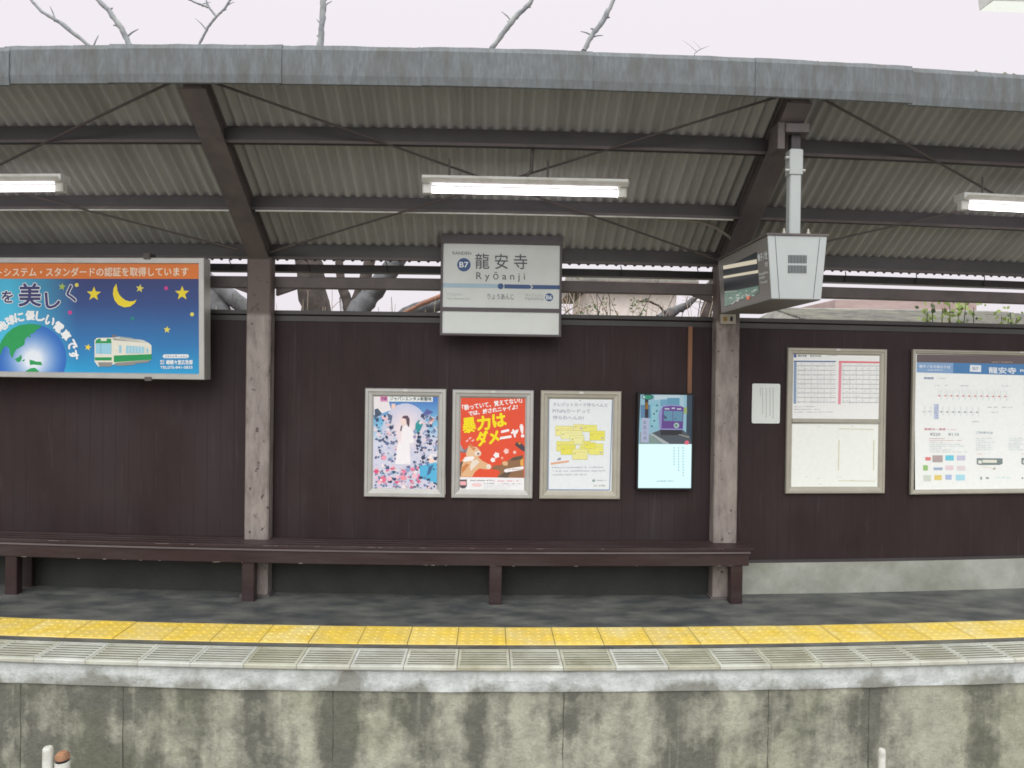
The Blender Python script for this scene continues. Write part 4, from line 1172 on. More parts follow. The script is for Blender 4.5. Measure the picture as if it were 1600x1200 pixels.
for i, (x, y, w_, h_) in enumerate(cards):
    cc = rnd.choice([(232, 228, 150), (228, 224, 120), (232, 232, 165), (226, 222, 90)]) if x < 840 else rnd.choice([(228, 224, 90), (230, 228, 120)])
    b.poly([c3(x, y + h_), c3(x + w_, y + h_ + 6), c3(x + w_, y + 6), c3(x, y)], ink(200, 200, 120), 2 + i * 0.12)
    b.poly([c3(x + 7, y + h_ - 7), c3(x + w_ - 7, y + h_), c3(x + w_ - 7, y + 13), c3(x + 7, y + 7)], ink(*cc), 2.05 + i * 0.12)
    b.disc(*c3(x + 45, y + h_ * 0.45), 1.1, ink(170, 165, 110), 2.1 + i * 0.12, 8)
    b.line(c3(x + 60, y + h_ * 0.3), c3(x + w_ - 30, y + h_ * 0.33), 0.5, ink(200, 195, 130), 2.1 + i * 0.12)
    if i % 3 == 1: b.rect(*c3(x + w_ - 75, y + h_ - 55), *c3(x + w_ - 25, y + h_ - 25), ink(185, 185, 180), 2.1 + i * 0.12)
b.poly([c3(865, 985), c3(960, 988), c3(962, 895), c3(870, 890)], PW3, 5); b.poly([c3b(700, 125), c3b(770, 125), c3b(775, 60), c3b(715, 58)], PW3, 5)
b.line(c3b(235, 400), c3b(575, 355), 3.0, ink(225, 170, 140), 2); b.poly([c3b(350, 335), c3b(385, 290), c3b(430, 288), c3b(425, 330)], ink(150, 155, 175), 2.4)
for i in range(3):
    b.smalltext(862 + i * -0.3, 728.5 + i * 5.7, (942, 945, 917)[i], 730.8 + i * 5.7, ink(178, 182, 195), 2, rnd, .85)
b.disc(*c3b(1030, 720), 2.2, ink(140, 165, 165), 2, 12); b.smalltext(930, 749.6, 946, 751.5, ink(170, 180, 180), 2, rnd); b.smalltext(927, 757, 945, 760.5, ink(180, 190, 180), 2, rnd)
b.finish('printed_sheet')

# ------------------------------------------------------------------ lit information screen
b = Board('information_screen', (996.5, 613.5), (1084.5, 615), (1081.5, 766), (994, 764.5), -0.06, 'lit portrait screen showing a purple tram above a white text page', 'screen')
mb = MB(); mb.rings(b.W, b.H, [(0.0, 0.058), (0.0, -0.004), (0.004, -0.010), (0.011, -0.010), (0.013, -0.004)], M_BLACK)
mb.box(-b.W / 2 + .004, b.W / 2 - .004, 0.0, 0.057, 0.004, b.H - .004, M_BLACK, 1); mb.build('casing', b.o)
b.y = -0.002


def cs(x, y):
    return 985 + x / 12.0, 600 + y / 12.0


b.poly([cs(150, 1130), cs(1160, 1130), cs(1180, 190), cs(190, 180)], glow(165, 215, 235, .62), 0.2)
b.poly([cs(1040, 1100), cs(1165, 1125), cs(1178, 195), cs(1060, 195)], glow(45, 75, 95, .62), 0.6)
b.poly([cs(450, 300), cs(930, 260), cs(930, 190), cs(450, 185)], glow(215, 240, 250, .62), 0.6)
for (x0, x1, y0, y1, c) in ((370, 520, 360, 830, (150, 215, 232)), (560, 700, 290, 420, (125, 185, 215)), (690, 920, 260, 420, (110, 175, 205)), (190, 380, 390, 640, (100, 150, 190)), (400, 500, 420, 800, (175, 228, 240)), (930, 1000, 195, 440, (190, 225, 240)), (1000, 1060, 440, 560, (175, 200, 120))):
    b.poly([cs(x0, y1), cs(x1, y1), cs(x1, y0), cs(x0, y0)], glow(*c, .62), 1)
for (x, y) in ((500, 400), (490, 505), (440, 560), (445, 690), (400, 790)):
    b.disc(*cs(x, y), 1.6, glow(75, 125, 140, .62), 1.3, 8)
b.poly([cs(440, 1130), cs(1150, 1130), cs(1100, 960), cs(960, 850), cs(560, 860), cs(400, 920)], glow(85, 95, 105, .62), 1)
b.poly([cs(170, 1130), cs(600, 1130), cs(360, 940), cs(180, 900)], glow(150, 175, 170, .62), 1.2)
b.poly([cs(600, 1120), cs(740, 1125), cs(420, 930), cs(355, 925)], glow(195, 205, 205, .62), 1.4); b.poly([cs(880, 950), cs(1100, 1020), cs(1100, 990), cs(930, 945)], glow(165, 165, 150, .62), 1.4)
b.poly([cs(570, 960), cs(960, 960), cs(970, 850), cs(550, 850)], glow(35, 40, 50, .62), 1.3)
PUR = glow(112, 72, 160, .62); LAV = glow(165, 165, 225, .62)
b.poly([cs(545, 850), cs(590, 860), cs(600, 420), cs(545, 500), cs(525, 600)], LAV, 2)
b.poly([cs(575, 840), cs(980, 850), cs(1000, 440), cs(940, 415), cs(760, 400), cs(640, 415), cs(600, 440)], PUR, 2)
b.poly([cs(560, 860), cs(970, 865), cs(970, 840), cs(560, 835)], LAV, 2.5); b.poly([cs(600, 430), cs(760, 410), cs(960, 425), cs(1000, 445), cs(940, 405), cs(760, 388), cs(630, 400)], LAV, 2.4)
b.poly([cs(620, 690), cs(975, 705), cs(980, 515), cs(625, 500)], glow(110, 165, 195, .62), 3); b.line(cs(795, 500), cs(790, 700), 0.9, PUR, 3.5)
for (x0, x1, y) in ((640, 730, 465), (770, 835, 455), (870, 950, 470)):
    b.poly([cs(x0, y + 14), cs(x1, y + 14), cs(x1, y - 12), cs(x0, y - 12)], glow(220, 225, 240, .62), 3)
b.disc(*cs(860, 780), 4.4, glow(190, 215, 215, .62), 3, 16); b.disc(*cs(855, 780), 2.0, glow(90, 150, 110, .62), 3.4, 10)
b.poly([cs(620, 580), cs(680, 620), cs(670, 660), cs(625, 650)], glow(70, 100, 130, .62), 3.4); b.poly([cs(820, 660), cs(850, 640), cs(855, 665)], glow(60, 85, 110, .62), 3.4)
for (x0, x1, y0, y1, c) in ((270, 335, 290, 640, (40, 40, 55)), (275, 330, 340, 470, (190, 140, 40))):
    b.poly([cs(x0, y1), cs(x1, y1), cs(x1, y0), cs(x0, y0)], glow(*c, .62), 2.2)
b.disc(*cs(320, 245), 9.3, glow(25, 60, 60, .62), 2.4, 24, 4.3); b.disc(*cs(320, 245), 8, glow(50, 165, 135, .62), 2.8, 24, 3.3); b.disc(*cs(250, 245), 2.2, glow(200, 240, 240, .62), 3, 10)
b.poly([cs(190, 1090), cs(340, 1100), cs(350, 640), cs(215, 630)], glow(200, 210, 240, .62), 2.6)
for i, ch in enumerate('嵐電沿線'):
    y = 720 + i * 97; b.text(ch, 0, 0, 0, 0, glow(120, 130, 165, .62), 3, 0, [cs(240, y - 35), cs(300, y - 33), cs(296, y + 32), cs(236, y + 30)])
SWH = glow(216, 248, 252, 1.06)
b.poly([(995.5, 761.7), (1079.5, 763), (1081.4, 694.5), (997, 693.5)], SWH, 2.0)
b.disc(1072.8, 692, 3.4, glow(225, 100, 125, .9), 4, 14)
TXC = glow(150, 195, 200, .9)
for i in range(3):
    for k in range(7 + 2 * i % 5):
        b.rect(1052 + i * 7, 699 + k * 4.3, 1053.6 + i * 7, 701.3 + k * 4.3, TXC, 3)
b.smalltext(1024, 750.8, 1052, 752.4, glow(90, 130, 135, .9), 3, rnd, .85)
b.finish('display')

# ------------------------------------------------------------------ notice, timetable and information board
b = Board('paper_notice', (1175.2, 599), (1219, 600), (1217.8, 662), (1174.3, 661), -0.004, 'small white notice with rounded corners beside the timetable frame', 'notice')
b.y = -0.004
PNT = ink(216, 224, 220)
R_ = 0.012; pts = []; mb = b.mb
for (cx_, cz_, a0) in ((b.W / 2 - R_, R_, -90), (b.W / 2 - R_, b.H - R_, 0), (-b.W / 2 + R_, b.H - R_, 90), (-b.W / 2 + R_, R_, 180)):
    for k in range(5):
        a = math.radians(a0 + 22.5 * k); pts.append((cx_ + R_ * math.cos(a), cz_ + R_ * math.sin(a)))
mb.prism([(x, -0.004, z) for x, z in pts], [(x, 0.003, z) for x, z in pts], PNT)
for i, (x, ln) in enumerate(((1207, 48), (1202, 42), (1196, 45), (1190.5, 40), (1187, 12))):
    yy = 606
    while yy < 606 + ln:
        b.rect(x, yy, x + 1.3, yy + 1.7, ink(165, 172, 170), 1); yy += 2.6
b.finish('card')

b = Board('timetable', (1229.6, 542.5), (1384.3, 546.6), (1379, 770), (1224.6, 771), -0.002, 'framed timetable with a blue and red grid above a blank sheet', 'timetable')
poster_frame(b, 0.05, M_ALUW).children
x0_, zm = b.loc(1300, 657.5)
mb = MB(); mb.box(-b.W / 2 + .046, b.W / 2 - .046, -0.020, -0.001, zm - 0.016, zm + 0.016, M_ALUW, 1); bevel(mb.build('cross_bar', b.o), 0.004, 1)
b.y = -0.004


def ct(x, y):
    return 1220 + x / 8.889, 535 + y / 8.889


b.rect(1233, 550, 1376, 655, ink(236, 240, 238), 0.3)
TBL = ink(75, 110, 155); TRD = ink(222, 115, 125); TGR = ink(158, 164, 174); TGL = ink(190, 198, 200)
b.poly([ct(178, 205), ct(215, 205), ct(217, 160), ct(180, 158)], ink(70, 95, 165), 1)
b.text('龍安寺駅', 0, 0, 0, 0, ink(110, 120, 130), 1, 0.08, [ct(235, 168), ct(360, 172), ct(360, 198), ct(235, 194)]); b.text('電車時刻表', 0, 0, 0, 0, ink(130, 138, 145), 1, 0.05, [ct(405, 172), ct(565, 176), ct(565, 202), ct(405, 198)])
b.smalltext(1292, 555, 1308, 556.5, TGR, 1, rnd)
b.poly([ct(178, 268), ct(765, 275), ct(765, 258), ct(180, 250)], TBL, 1); b.poly([ct(805, 285), ct(1385, 294), ct(1385, 272), ct(807, 258)], TRD, 1)
b.poly([ct(172, 848), ct(208, 850), ct(218, 270), ct(180, 268)], ink(125, 155, 190), 1.2); b.poly([ct(792, 858), ct(830, 860), ct(848, 280), ct(808, 276)], ink(226, 150, 165), 1.2)
for i in range(18):
    yy = 285 + i * 31.5
    b.line(ct(180, yy), ct(214, yy + 1), 0.35, PNT, 2)
    if i % 2 == 0:
        b.line(ct(220, yy + 35), ct(765, yy + 41), 0.75, TGR, 1); b.line(ct(850, yy + 41), ct(1378, yy + 48), 0.75, TGR, 1)
    for k in range(12):
        if rnd.random() < .75: b.smalltext(*ct(232 + k * 44, yy + 6), *ct(262 + k * 44, yy + 18), TGL, 1, rnd)
        if rnd.random() < .6: b.smalltext(*ct(862 + k * 42, yy + 14), *ct(890 + k * 42, yy + 26), TGL, 1, rnd)
for k in range(6):
    b.line(ct(330 + k * 92 - 92, 320), ct(322 + k * 92 - 92, 850), 0.45, TGL, 1); b.line(ct(960 + k * 92 - 92, 325), ct(952 + k * 92 - 92, 850), 0.45, TGL, 1)
for i in range(3):
    b.smalltext(*ct(180, 885 + i * 38), *ct((480, 540, 740)[i], 897 + i * 38), TGR, 1, rnd, .8)
b.finish('timetable_sheet')
b.mb = MB()
b.rect(1230, 661.5, 1374, 766, ink(236, 242, 236), 0.3)
for p_, q_, wd in (((1310, 670), (1364, 671), 1.1), ((1310.5, 687), (1309, 735), 1.5), ((1364.5, 688), (1364, 735), 1.5), ((1309, 751), (1366, 751.5), 1.1)):
    b.line(p_, q_, wd, ink(205, 205, 175), 1)
for (x, y) in ((1279, 666.5), (1330, 666), (1258, 745), (1277, 747), (1330, 750), (1310, 745), (1281, 756)):
    b.smalltext(x - 3, y - .6, x + 3, y + .6, ink(180, 190, 180), 1, rnd)
b.finish('blank_sheet')

b = Board('information_board', (1422, 546.7), (1752, 552), (1746, 769), (1417, 771), -0.002, 'wide framed information board with blue header and route map, cut by the right edge', 'information board')
poster_frame(b, 0.035, M_ALUW)
b.y = -0.004


def ci(x, y):
    return 1410 + x / 8.421, 540 + y / 8.421


def cj(x, y):
    return 1410 + x / 8.421, 650 + y / 8.421


b.rect(1426, 552, 1745, 764, ink(237, 243, 241), 0.3)
b.poly([ci(162, 230), (1746, 573), (1748, 558), ci(165, 122)], ink(100, 90, 92), 1)
HB = ink(72, 128, 180)
b.poly([ci(162, 358), (1745, 590), (1746, 571), ci(163, 225)], HB, 1.2); b.poly([ci(162, 357), ci(638, 366), ci(640, 232), ci(163, 226)], ink(130, 165, 205), 1.6)
HW = ink(222, 232, 238)
b.text('帷子ノ辻方面のりば', 0, 0, 0, 0, HW, 2.4, 0.1, [ci(195, 258), ci(600, 268), ci(600, 305), ci(195, 296)]); b.smalltext(*ci(280, 320), *ci(510, 334), HW, 2.4, rnd)
b.poly([ci(855, 345), ci(1005, 352), ci(1005, 262), ci(860, 258)], HW, 1.8); b.text('B7', 0, 0, 0, 0, ink(150, 160, 180), 2.6, 0.1, [ci(895, 285), ci(970, 287), ci(970, 325), ci(895, 323)])
b.text('龍安寺', 0, 0, 0, 0, HW, 2.4, 0.3, [ci(1105, 285), ci(1465, 292), ci(1465, 372), ci(1105, 365)])
b.text('Ryōanji', 0, 0, 0, 0, HW, 2.4, 0.1, [ci(1520, 312), ci(1850, 318), ci(1850, 362), ci(1520, 356)])
b.smalltext(*ci(1150, 212), *ci(1440, 226), ink(180, 165, 150), 2.4, rnd, .9)
IB = ink(130, 150, 180); IG = ink(185, 195, 198); IR = ink(215, 130, 125); IR2 = ink(205, 150, 160)
b.text('路線図', 0, 0, 0, 0, IB, 2, 0.1, [ci(255, 418), ci(380, 420), ci(380, 446), ci(255, 444)]); b.smalltext(*ci(415, 428), *ci(540, 440), IG, 2, rnd)
for (x0, x1, y) in ((405, 560, 528), (735, 840, 530), (1280, 1390, 534), (880, 1000, 1000), (1080, 1215, 812), (1280, 1415, 812), (1140, 1225, 878)):
    b.smalltext(*ci(x0, y - 9), *ci(x1, y + 9), IG, 2, rnd)
b.line(ci(420, 662), ci(1375, 672), 0.4, IG, 1); b.line(ci(240, 868), ci(960, 880), 0.4, IG, 1)
for i in range(12):
    x = 455 + i * 78.5; y = 660 + i * 0.9
    b.disc(*ci(x, y), 1.4, IR, 2.2, 8); b.line(ci(x + 22, y - 75), ci(x + 22, y + 55), 0.55, IG, 1.5)
    for k in range(5): b.smalltext(*ci(x - 22, y - 90 + k * 14), *ci(x - 2, y - 82 + k * 14), ink(208, 214, 215), 1.4, rnd)
for i in range(10):
    x = 245 + i * 78; y = 868 + i * 1.0
    b.disc(*ci(x, y), 1.2, ink(120, 130, 140) if i > 2 else IG, 2.2, 8); b.line(ci(x + 22, y - 72), ci(x + 22, y + 55), 0.55, IG, 1.5)
b.poly([ci(382, 965), ci(445, 966), ci(448, 770), ci(386, 768)], ink(190, 202, 226), 1.3)
for k in range(6): b.smalltext(*ci(392, 780 + k * 32), *ci(440, 798 + k * 32), ink(150, 165, 200), 1.8, rnd)
b.text('運賃均一運賃', 0, 0, 0, 0, IR2, 2, 0.1, [cj(255, 158), cj(535, 160), cj(535, 186), cj(255, 184)]); b.smalltext(*cj(565, 170), *cj(665, 184), IR2, 2, rnd)
b.text('¥220', 0, 0, 0, 0, ink(155, 165, 170), 2, 0.12, [cj(330, 218), cj(465, 220), cj(465, 258), cj(330, 256)]); b.text('¥110', 0, 0, 0, 0, ink(155, 165, 170), 2, 0.12, [cj(570, 220), cj(708, 222), cj(708, 258), cj(570, 256)])
for i in range(8):
    b.smalltext(*cj(320, 288 + i * 25), *cj((520, 745, 500, 720, 770, 480, 620, 815)[i], 299 + i * 25), IR2 if i < 2 else IG, 2, rnd, .85)
for (x0, y0, x1, y1, c) in ((270, 535, 340, 580, (222, 130, 130)), (362, 512, 495, 602, (178, 165, 165)), (530, 512, 640, 580, (110, 205, 225)), (680, 515, 790, 580, (198, 200, 222)), (240, 640, 300, 710, (150, 195, 120)), (375, 670, 492, 705, (160, 180, 205)), (530, 645, 635, 705, (228, 210, 218)), (680, 650, 790, 710, (222, 215, 218)), (245, 770, 340, 850, (205, 215, 205)), (385, 770, 480, 835, (225, 205, 120)), (530, 765, 610, 830, (170, 190, 225)), (665, 765, 785, 840, (170, 222, 235))):
    b.poly([cj(x0, y1), cj(x1, y1), cj(x1, y0), cj(x0, y0)], ink(*c), 2)
b.text('ご利用方法', 0, 0, 0, 0, ink(160, 180, 185), 2, 0.08, [cj(935, 200), cj(1155, 206), cj(1155, 236), cj(935, 230)])
for gx in (930, 1360):
    for i in range(7):
        b.smalltext(*cj(gx, 285 + i * 25), *cj(gx + rnd.uniform(130, 260), 297 + i * 25), ink(190, 205, 205), 2, rnd, .85)
for gx in (940, 1530):
    b.poly([cj(gx, 630), cj(gx + 40, 640), cj(gx + 300, 640), cj(gx + 340, 625), cj(gx + 340, 555), cj(gx, 550)], ink(125, 140, 140), 2); b.poly([cj(gx + 75, 610), cj(gx + 265, 612), cj(gx + 265, 575), cj(gx + 75, 572)], ink(226, 228, 215), 2.4)
    b.poly([cj(gx + 20, 620), cj(gx + 65, 622), cj(gx + 65, 580), cj(gx + 20, 580)], ink(226, 228, 222), 2.4); b.line(cj(gx + 50, 660), cj(gx + 270, 690), .6, ink(230, 205, 170), 2); b.poly([cj(gx + 210, 710), cj(gx + 250, 690), cj(gx + 230, 670)], ink(165, 175, 160), 2)
    b.smalltext(*cj(gx, 490), *cj(gx + 110, 502), ink(230, 190, 170), 2, rnd); b.smalltext(*cj(gx, 790), *cj(gx + 210, 835), ink(150, 165, 165), 2, rnd, .6); b.smalltext(*cj(gx + 260, 798), *cj(gx + 470, 815), ink(190, 225, 230), 2, rnd)
for i in range(10):
    b.smalltext(1596, 590 + i * 8, 1640, 592.5 + i * 8, IG, 2, rnd)
b.finish('printed_panel')

# ------------------------------------------------------------------ hanging departure display
Yf, Yb = -1.25, -0.33
P = {k: at(*q, Yf, False) for k, q in (('TL', (1199.5, 367.5)), ('TR', (1292.5, 369)), ('BR', (1285, 468)), ('BL', (1207.5, 467)))}
Yf += 0; hx = P['TL'].x
cxm = (P['TL'].x + P['TR'].x) / 2
zt_, zb_ = (P['TL'].z + P['TR'].z) / 2, (P['BL'].z + P['BR'].z) / 2
wt, wb = (P['TR'].x - P['TL'].x) / 2, (P['BR'].x - P['BL'].x) / 2
disp = thing('departure_display', (cxm, (Yf + Yb) / 2, zb_), 'grey double sided departure display hanging on a pole from the roof', 'display')
H_ = zt_ - zb_; Ld = (Yb - Yf) / 2
mb = MB()
mb.prism([(-wb, -Ld, 0), (wb, -Ld, 0), (wt, -Ld, H_), (-wt, -Ld, H_)], [(-wb, Ld, 0), (wb, Ld, 0), (wt, Ld, H_), (-wt, Ld, H_)], M_GREY)
case = mb.build('case', disp); bevel(case, 0.004, 2)
mb = MB(); mb.prism([(-wt - .008, -Ld - .006, H_ + .0005), (wt + .008, -Ld - .006, H_ + .0005), (wt + .008, -Ld - .006, H_ + .012), (-wt - .008, -Ld - .006, H_ + .012)], [(-wt - .008, Ld, H_ + .0005), (wt + .008, Ld, H_ + .0005), (wt + .008, Ld, H_ + .012), (-wt - .008, Ld, H_ + .012)], M_BROWN); mb.build('lid', disp)
mb = MB(); mb.prism([(-wb + .004, -Ld + .004, -0.004), (wb - .004, -Ld + .004, -0.004), (wb - .004, -Ld + .004, -0.0005), (-wb + .004, -Ld + .004, -0.0005)], [(-wb + .004, Ld - .004, -0.004), (wb - .004, Ld - .004, -0.004), (wb - .004, Ld - .004, -.0005), (-wb + .004, Ld - .004, -0.0005)], mat('display_underside', (0.12, 0.11, 0.095), rough=0.6)); mb.build('bottom_plate', disp)
# end cap detail: seams and two louvre grilles
he = homog([(1199.5, 367.5), (1292.5, 369), (1285, 468), (1207.5, 467)], [(-wt, H_), (wt, H_), (wb, 0), (-wb, 0)])
M_SLOT = mat('louvre_slot', (0.06, 0.075, 0.08), rough=0.7)
mb = MB()
for (p_, q_) in (((1211, 369), (1219.5, 466)), ((1281, 371), (1272.5, 466))):
    a_, c_ = he(*p_), he(*q_); mb = MB(); mb.face([(a_[0] - .0016, -Ld - .0012, a_[1]), (a_[0] + .0016, -Ld - .0012, a_[1]), (c_[0] + .0016, -Ld - .0012, c_[1]), (c_[0] - .0016, -Ld - .0012, c_[1])], M_SLOT); mb.build('seam', case)
mb = MB()
for (ya, yb) in ((398.5, 411), (414.5, 426.5)):
    for i in range(13):
        x = 1232.2 + i * 2.28
        a_, c_ = he(x, ya + i * .03), he(x + 1.25, yb + i * .03)
        mb.box(a_[0], c_[0], -Ld - .003, -Ld + .001, c_[1], a_[1], M_SLOT, 1)
mb.build('vent', case)


# screen sides
def side(sgn):
    mb = MB(); M_S = mat('display_side', (0.22, 0.21, 0.19), rough=0.35, var=0.04) if 'display_side' not in MATS else MATS['display_side']
    h = homog([(1199.5, 367.5), (1117, 408), (1125, 490), (1207.5, 467)], [(0, 1), (1, 1), (1, 0), (0, 0)])

    def pt(px, py, lay):
        u, v = h(px, py)
        y = (-Ld + 2 * Ld * u) * (-sgn if sgn > 0 else 1)
        x = sgn * (wb + (wt - wb) * v + lay * 0.0008)
        return (x, y, H_ * v)

    def poly(pts, M, lay):
        mb.face([pt(px, py, lay) for px, py in pts], M)

    def d7(x, y):
        return 1105 + x / 8.573, 370 + y / 8.573
    poly([(1198.5, 369), (1118, 408.5), (1126, 488.5), (1206.5, 466)], M_S, 2)
    D0 = glow(18, 26, 30, .9)
    poly([d7(185, 430), d7(665, 205), d7(710, 750), d7(225, 955)], D0, 3)
    for (A, Bq, C_, D_, M) in ((d7(190, 445), d7(185, 395), d7(668, 305), d7(672, 365), glow(205, 195, 172, .9)), (d7(195, 565), d7(192, 535), d7(690, 450), d7(694, 490), glow(205, 195, 170, .9)),  # the two cream stripes are reflections on the glass, painted as glowing bands
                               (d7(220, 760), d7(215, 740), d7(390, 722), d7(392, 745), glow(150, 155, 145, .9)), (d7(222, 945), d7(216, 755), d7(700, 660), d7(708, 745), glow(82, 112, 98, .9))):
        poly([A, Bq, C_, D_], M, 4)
    r_ = random.Random(5)
    for i in range(46):
        u = r_.uniform(.05, .95); x = 225 + 470 * u; y = 760 - 85 * u + r_.uniform(15, 170 - 70 * u)
        poly([d7(x, y), d7(x + r_.uniform(15, 60), y - 10), d7(x + r_.uniform(15, 50), y + 8), d7(x + 4, y + 12)], glow(*r_.choice([(140, 165, 150), (110, 140, 125), (165, 160, 150), (60, 88, 80)]), .9), 5 + i * .02)
    poly([d7(540, 800), d7(590, 805), d7(565, 850), d7(540, 845)], glow(205, 95, 60, .9), 7)
    vs_, fs_ = None, None

    def txt(body, q, M, bold=0.0, lay=5):
        v_, f_ = glyphs(body)
        for k, (ox, oy) in enumerate([(0, 0)] if not bold else [(0, 0), (bold, 0), (-bold, 0), (0, bold), (0, -bold)]):
            pts_ = []
            for u, v in v_:
                t = 1 - v
                ax = q[0][0] + (q[1][0] - q[0][0]) * u; ay = q[0][1] + (q[1][1] - q[0][1]) * u; bx = q[3][0] + (q[2][0] - q[3][0]) * u; by = q[3][1] + (q[2][1] - q[3][1]) * u
                pts_.append(pt(ax + (bx - ax) * t + ox, ay + (by - ay) * t + oy, lay + k * .05))
            mb.mesh(pts_, f_, M)
    WT = ink(220, 228, 225)
    txt('帷子ノ辻', [d7(680, 240), d7(818, 195), d7(822, 300), d7(690, 338)], WT, .35)
    txt('行', [d7(790, 350), d7(824, 338), d7(828, 402), d7(794, 412)], WT, .25)
    txt('Katabira', [d7(710, 492), d7(832, 458), d7(834, 490), d7(712, 525)], WT, .12)
    txt('no', [d7(712, 548), d7(785, 528), d7(787, 560), d7(714, 580)], WT, .12)
    txt('Tsuji', [d7(720, 610), d7(820, 582), d7(822, 622), d7(722, 650)], WT, .12)
    return mb


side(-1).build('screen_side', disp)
# mirrored plain side for the far face
mb = MB(); mb.face([(wb + .0016, -Ld + .006, .004), (wb + .0016, Ld - .006, .004), (wt + .0016, Ld - .006, H_ - .004), (wt + .0016, -Ld + .006, H_ - .004)], MATS['display_side']); mb.face([(wb + .009, -Ld + .12, .05), (wb + .009, Ld - .06, .05), (wt - .006, Ld - .06, H_ - .06), (wt - .006, -Ld + .12, H_ - .06)], glow(18, 26, 30, .9)); mb.build('screen_side', disp)
# pole with clamp
yp = -1.15 - (Yf + Yb) / 2
p0, p1 = at(1239, 366, -1.15, False), at(1238, 235, -1.15, False)
zp1 = p1.z - zb_; xp = p0.x - cxm
mb = MB(); mb.post(xp - 0.034, xp + 0.034, yp - 0.03, yp + 0.03, H_ + 0.012, zp1, M_GREY, c=0.006); pole = mb.build('pole', disp)
mb = MB(); mb.post(xp - 0.040, xp + 0.040, yp - 0.036, yp + 0.036, zp1 - 0.15, zp1 - 0.005, M_GREY, c=0.004); mb.build('sleeve', pole)
for (ox, oz) in ((-0.05, zp1 - 0.125), (-0.05, zp1 - 0.05), (0.046, zp1 - 0.125)):
    mb = MB(); mb.tube([(xp + ox * 0.8, yp - 0.02, oz), (xp + ox * 1.25, yp - 0.02, oz)], 0.010, M_ALU, 8); mb.build('bolt', pole)
mb = MB()
for ox in (-0.075, 0.07):
    mb = MB(); mb.tube([(xp + ox, yp - .05, H_ + .012), (xp + ox, yp - .05, H_ + .032)], 0.012, M_ALUW, 8); mb.tube([(xp + ox, yp - .05, H_ + .03), (xp + ox, yp - .05, H_ + .05)], 0.007, M_ALUW, 8); mb.build('eye_bolt', disp)
mb = MB(); ztop = zr(-1.15) - 0.125 - zb_
mb.post(xp - 0.075, xp + 0.065, yp - 0.06, yp + 0.10, ztop - 0.02, ztop + 0.03, M_BROWN, c=0.004); mb.post(xp - 0.028, xp + 0.028, yp - 0.025, yp + 0.025, zp1 - 0.004, ztop - 0.0205, M_DARKST, c=0.003); mb.post(xp - 0.118, xp - 0.0755, yp - 0.045, yp + 0.09, zp1 - 0.005, ztop + 0.04, M_BROWN, c=0.003); mb.build('hanger_bracket', disp)

# small junction box on the right post
a = at(1136, 499, -0.135)
jb = thing('junction_box', (a.x, -0.131 + bend(a.x), a.z - 0.035), 'small pale junction box fixed high on the post under the departure display', 'junction box')
mb = MB(); mb.post(-0.055, 0.055, -0.04, 0.0, 0.0, 0.07, mat('box_cream', (0.42, 0.40, 0.33), rough=0.5), c=0.006); mb.build('housing', jb)
mb = MB(); mb.box(0.012, 0.030, -0.0435, -0.0405, 0.02, 0.052, M_BLACK, 1); mb.build('socket', jb)
mb = MB(); mb.box(-0.040, -0.012, -0.0425, -0.0405, 0.018, 0.05, ink(150, 120, 60), 1); mb.build('plug_plate', jb)

# ------------------------------------------------------------------ marker posts by the track
for (px, py, r, lb, cap) in ((75, 1167, 0.0245, 'plain white marker post beside the track, taller of the pair on the left', None), (97.5, 1175, 0.034, 'white marker post with an orange brown cap beside the track', 'cap'), (1378, 1170, 0.018, 'thin white marker post beside the track below the info boards', None)):
    a = at(px, py, -1.75, False)
    t = thing('marker_post', (a.x, a.y, -0.96), lb, 'marker post', 'white marker posts beside the track')
    mb = MB(); top = a.z + 0.96
    wp = MATS.get('post_white') or mat('post_white', (0.66, 0.68, 0.62), rough=0.6, var=0.15, scale=14, stain=(0.36, 0.35, 0.28), stain_scale=12, stain_amt=0.35)
    zc = top - 0.045 if cap else top
    mb.tube([(0, 0, 0), (0, 0, zc - 0.02), (0, 0, zc - 0.006), (0, 0, zc)], [r, r, r * .95, r * .75] if not cap else [r, r, r, r], wp, 14); mb.build('shaft', t)
    if cap:
        mb = MB(); mb.tube([(0, 0, zc + .0005), (0, 0, zc + 0.012)], r * 0.96, M_BLACK, 14); mb.build('band', t)
        mb = MB(); mb.tube([(0, 0, zc + .0125), (0, 0, zc + 0.03), (0, 0, zc + 0.045)], [r, r * .95, r * .6], mat('rust_orange', (0.36, 0.18, 0.09), rough=0.8, var=0.4, scale=40, stain=(0.16, 0.10, 0.07), stain_scale=25, stain_amt=0.4), 14); mb.build('cap', t)

# ------------------------------------------------------------------ trees behind the shelter
def limb(mb, pts, M, seed=0, n=10, knots=True):
    """Tapered limb through (px, py, width px, Y) picture points that stand in the yard behind."""
    r_ = random.Random(seed); P_ = []; R_ = []
    W = []
    for (px, py, wd, Y) in pts:
        p = at(px, py, Y, False); W.append((p, wd * (0.84 if wd < 14 else 1.0) * (p.y + D) / F / 2))
    for i in range(len(W) - 1):
        for k in range(6):
            t = k / 6
            p = W[i][0].lerp(W[i + 1][0], t); r = W[i][1] * (1 - t) + W[i + 1][1] * t
            j = r * (0.15 if r < 0.05 else 0.07)
            P_.append(p + Vector((r_.uniform(-j, j), r_.uniform(-j, j), r_.uniform(-j, j)))); R_.append(r * (r_.uniform(.88, 1.14) if r < 0.05 else r_.uniform(.96, 1.05)))
    P_.append(W[-1][0]); R_.append(W[-1][1])
    mb.tube(P_, R_, M, n)
    return P_, R_


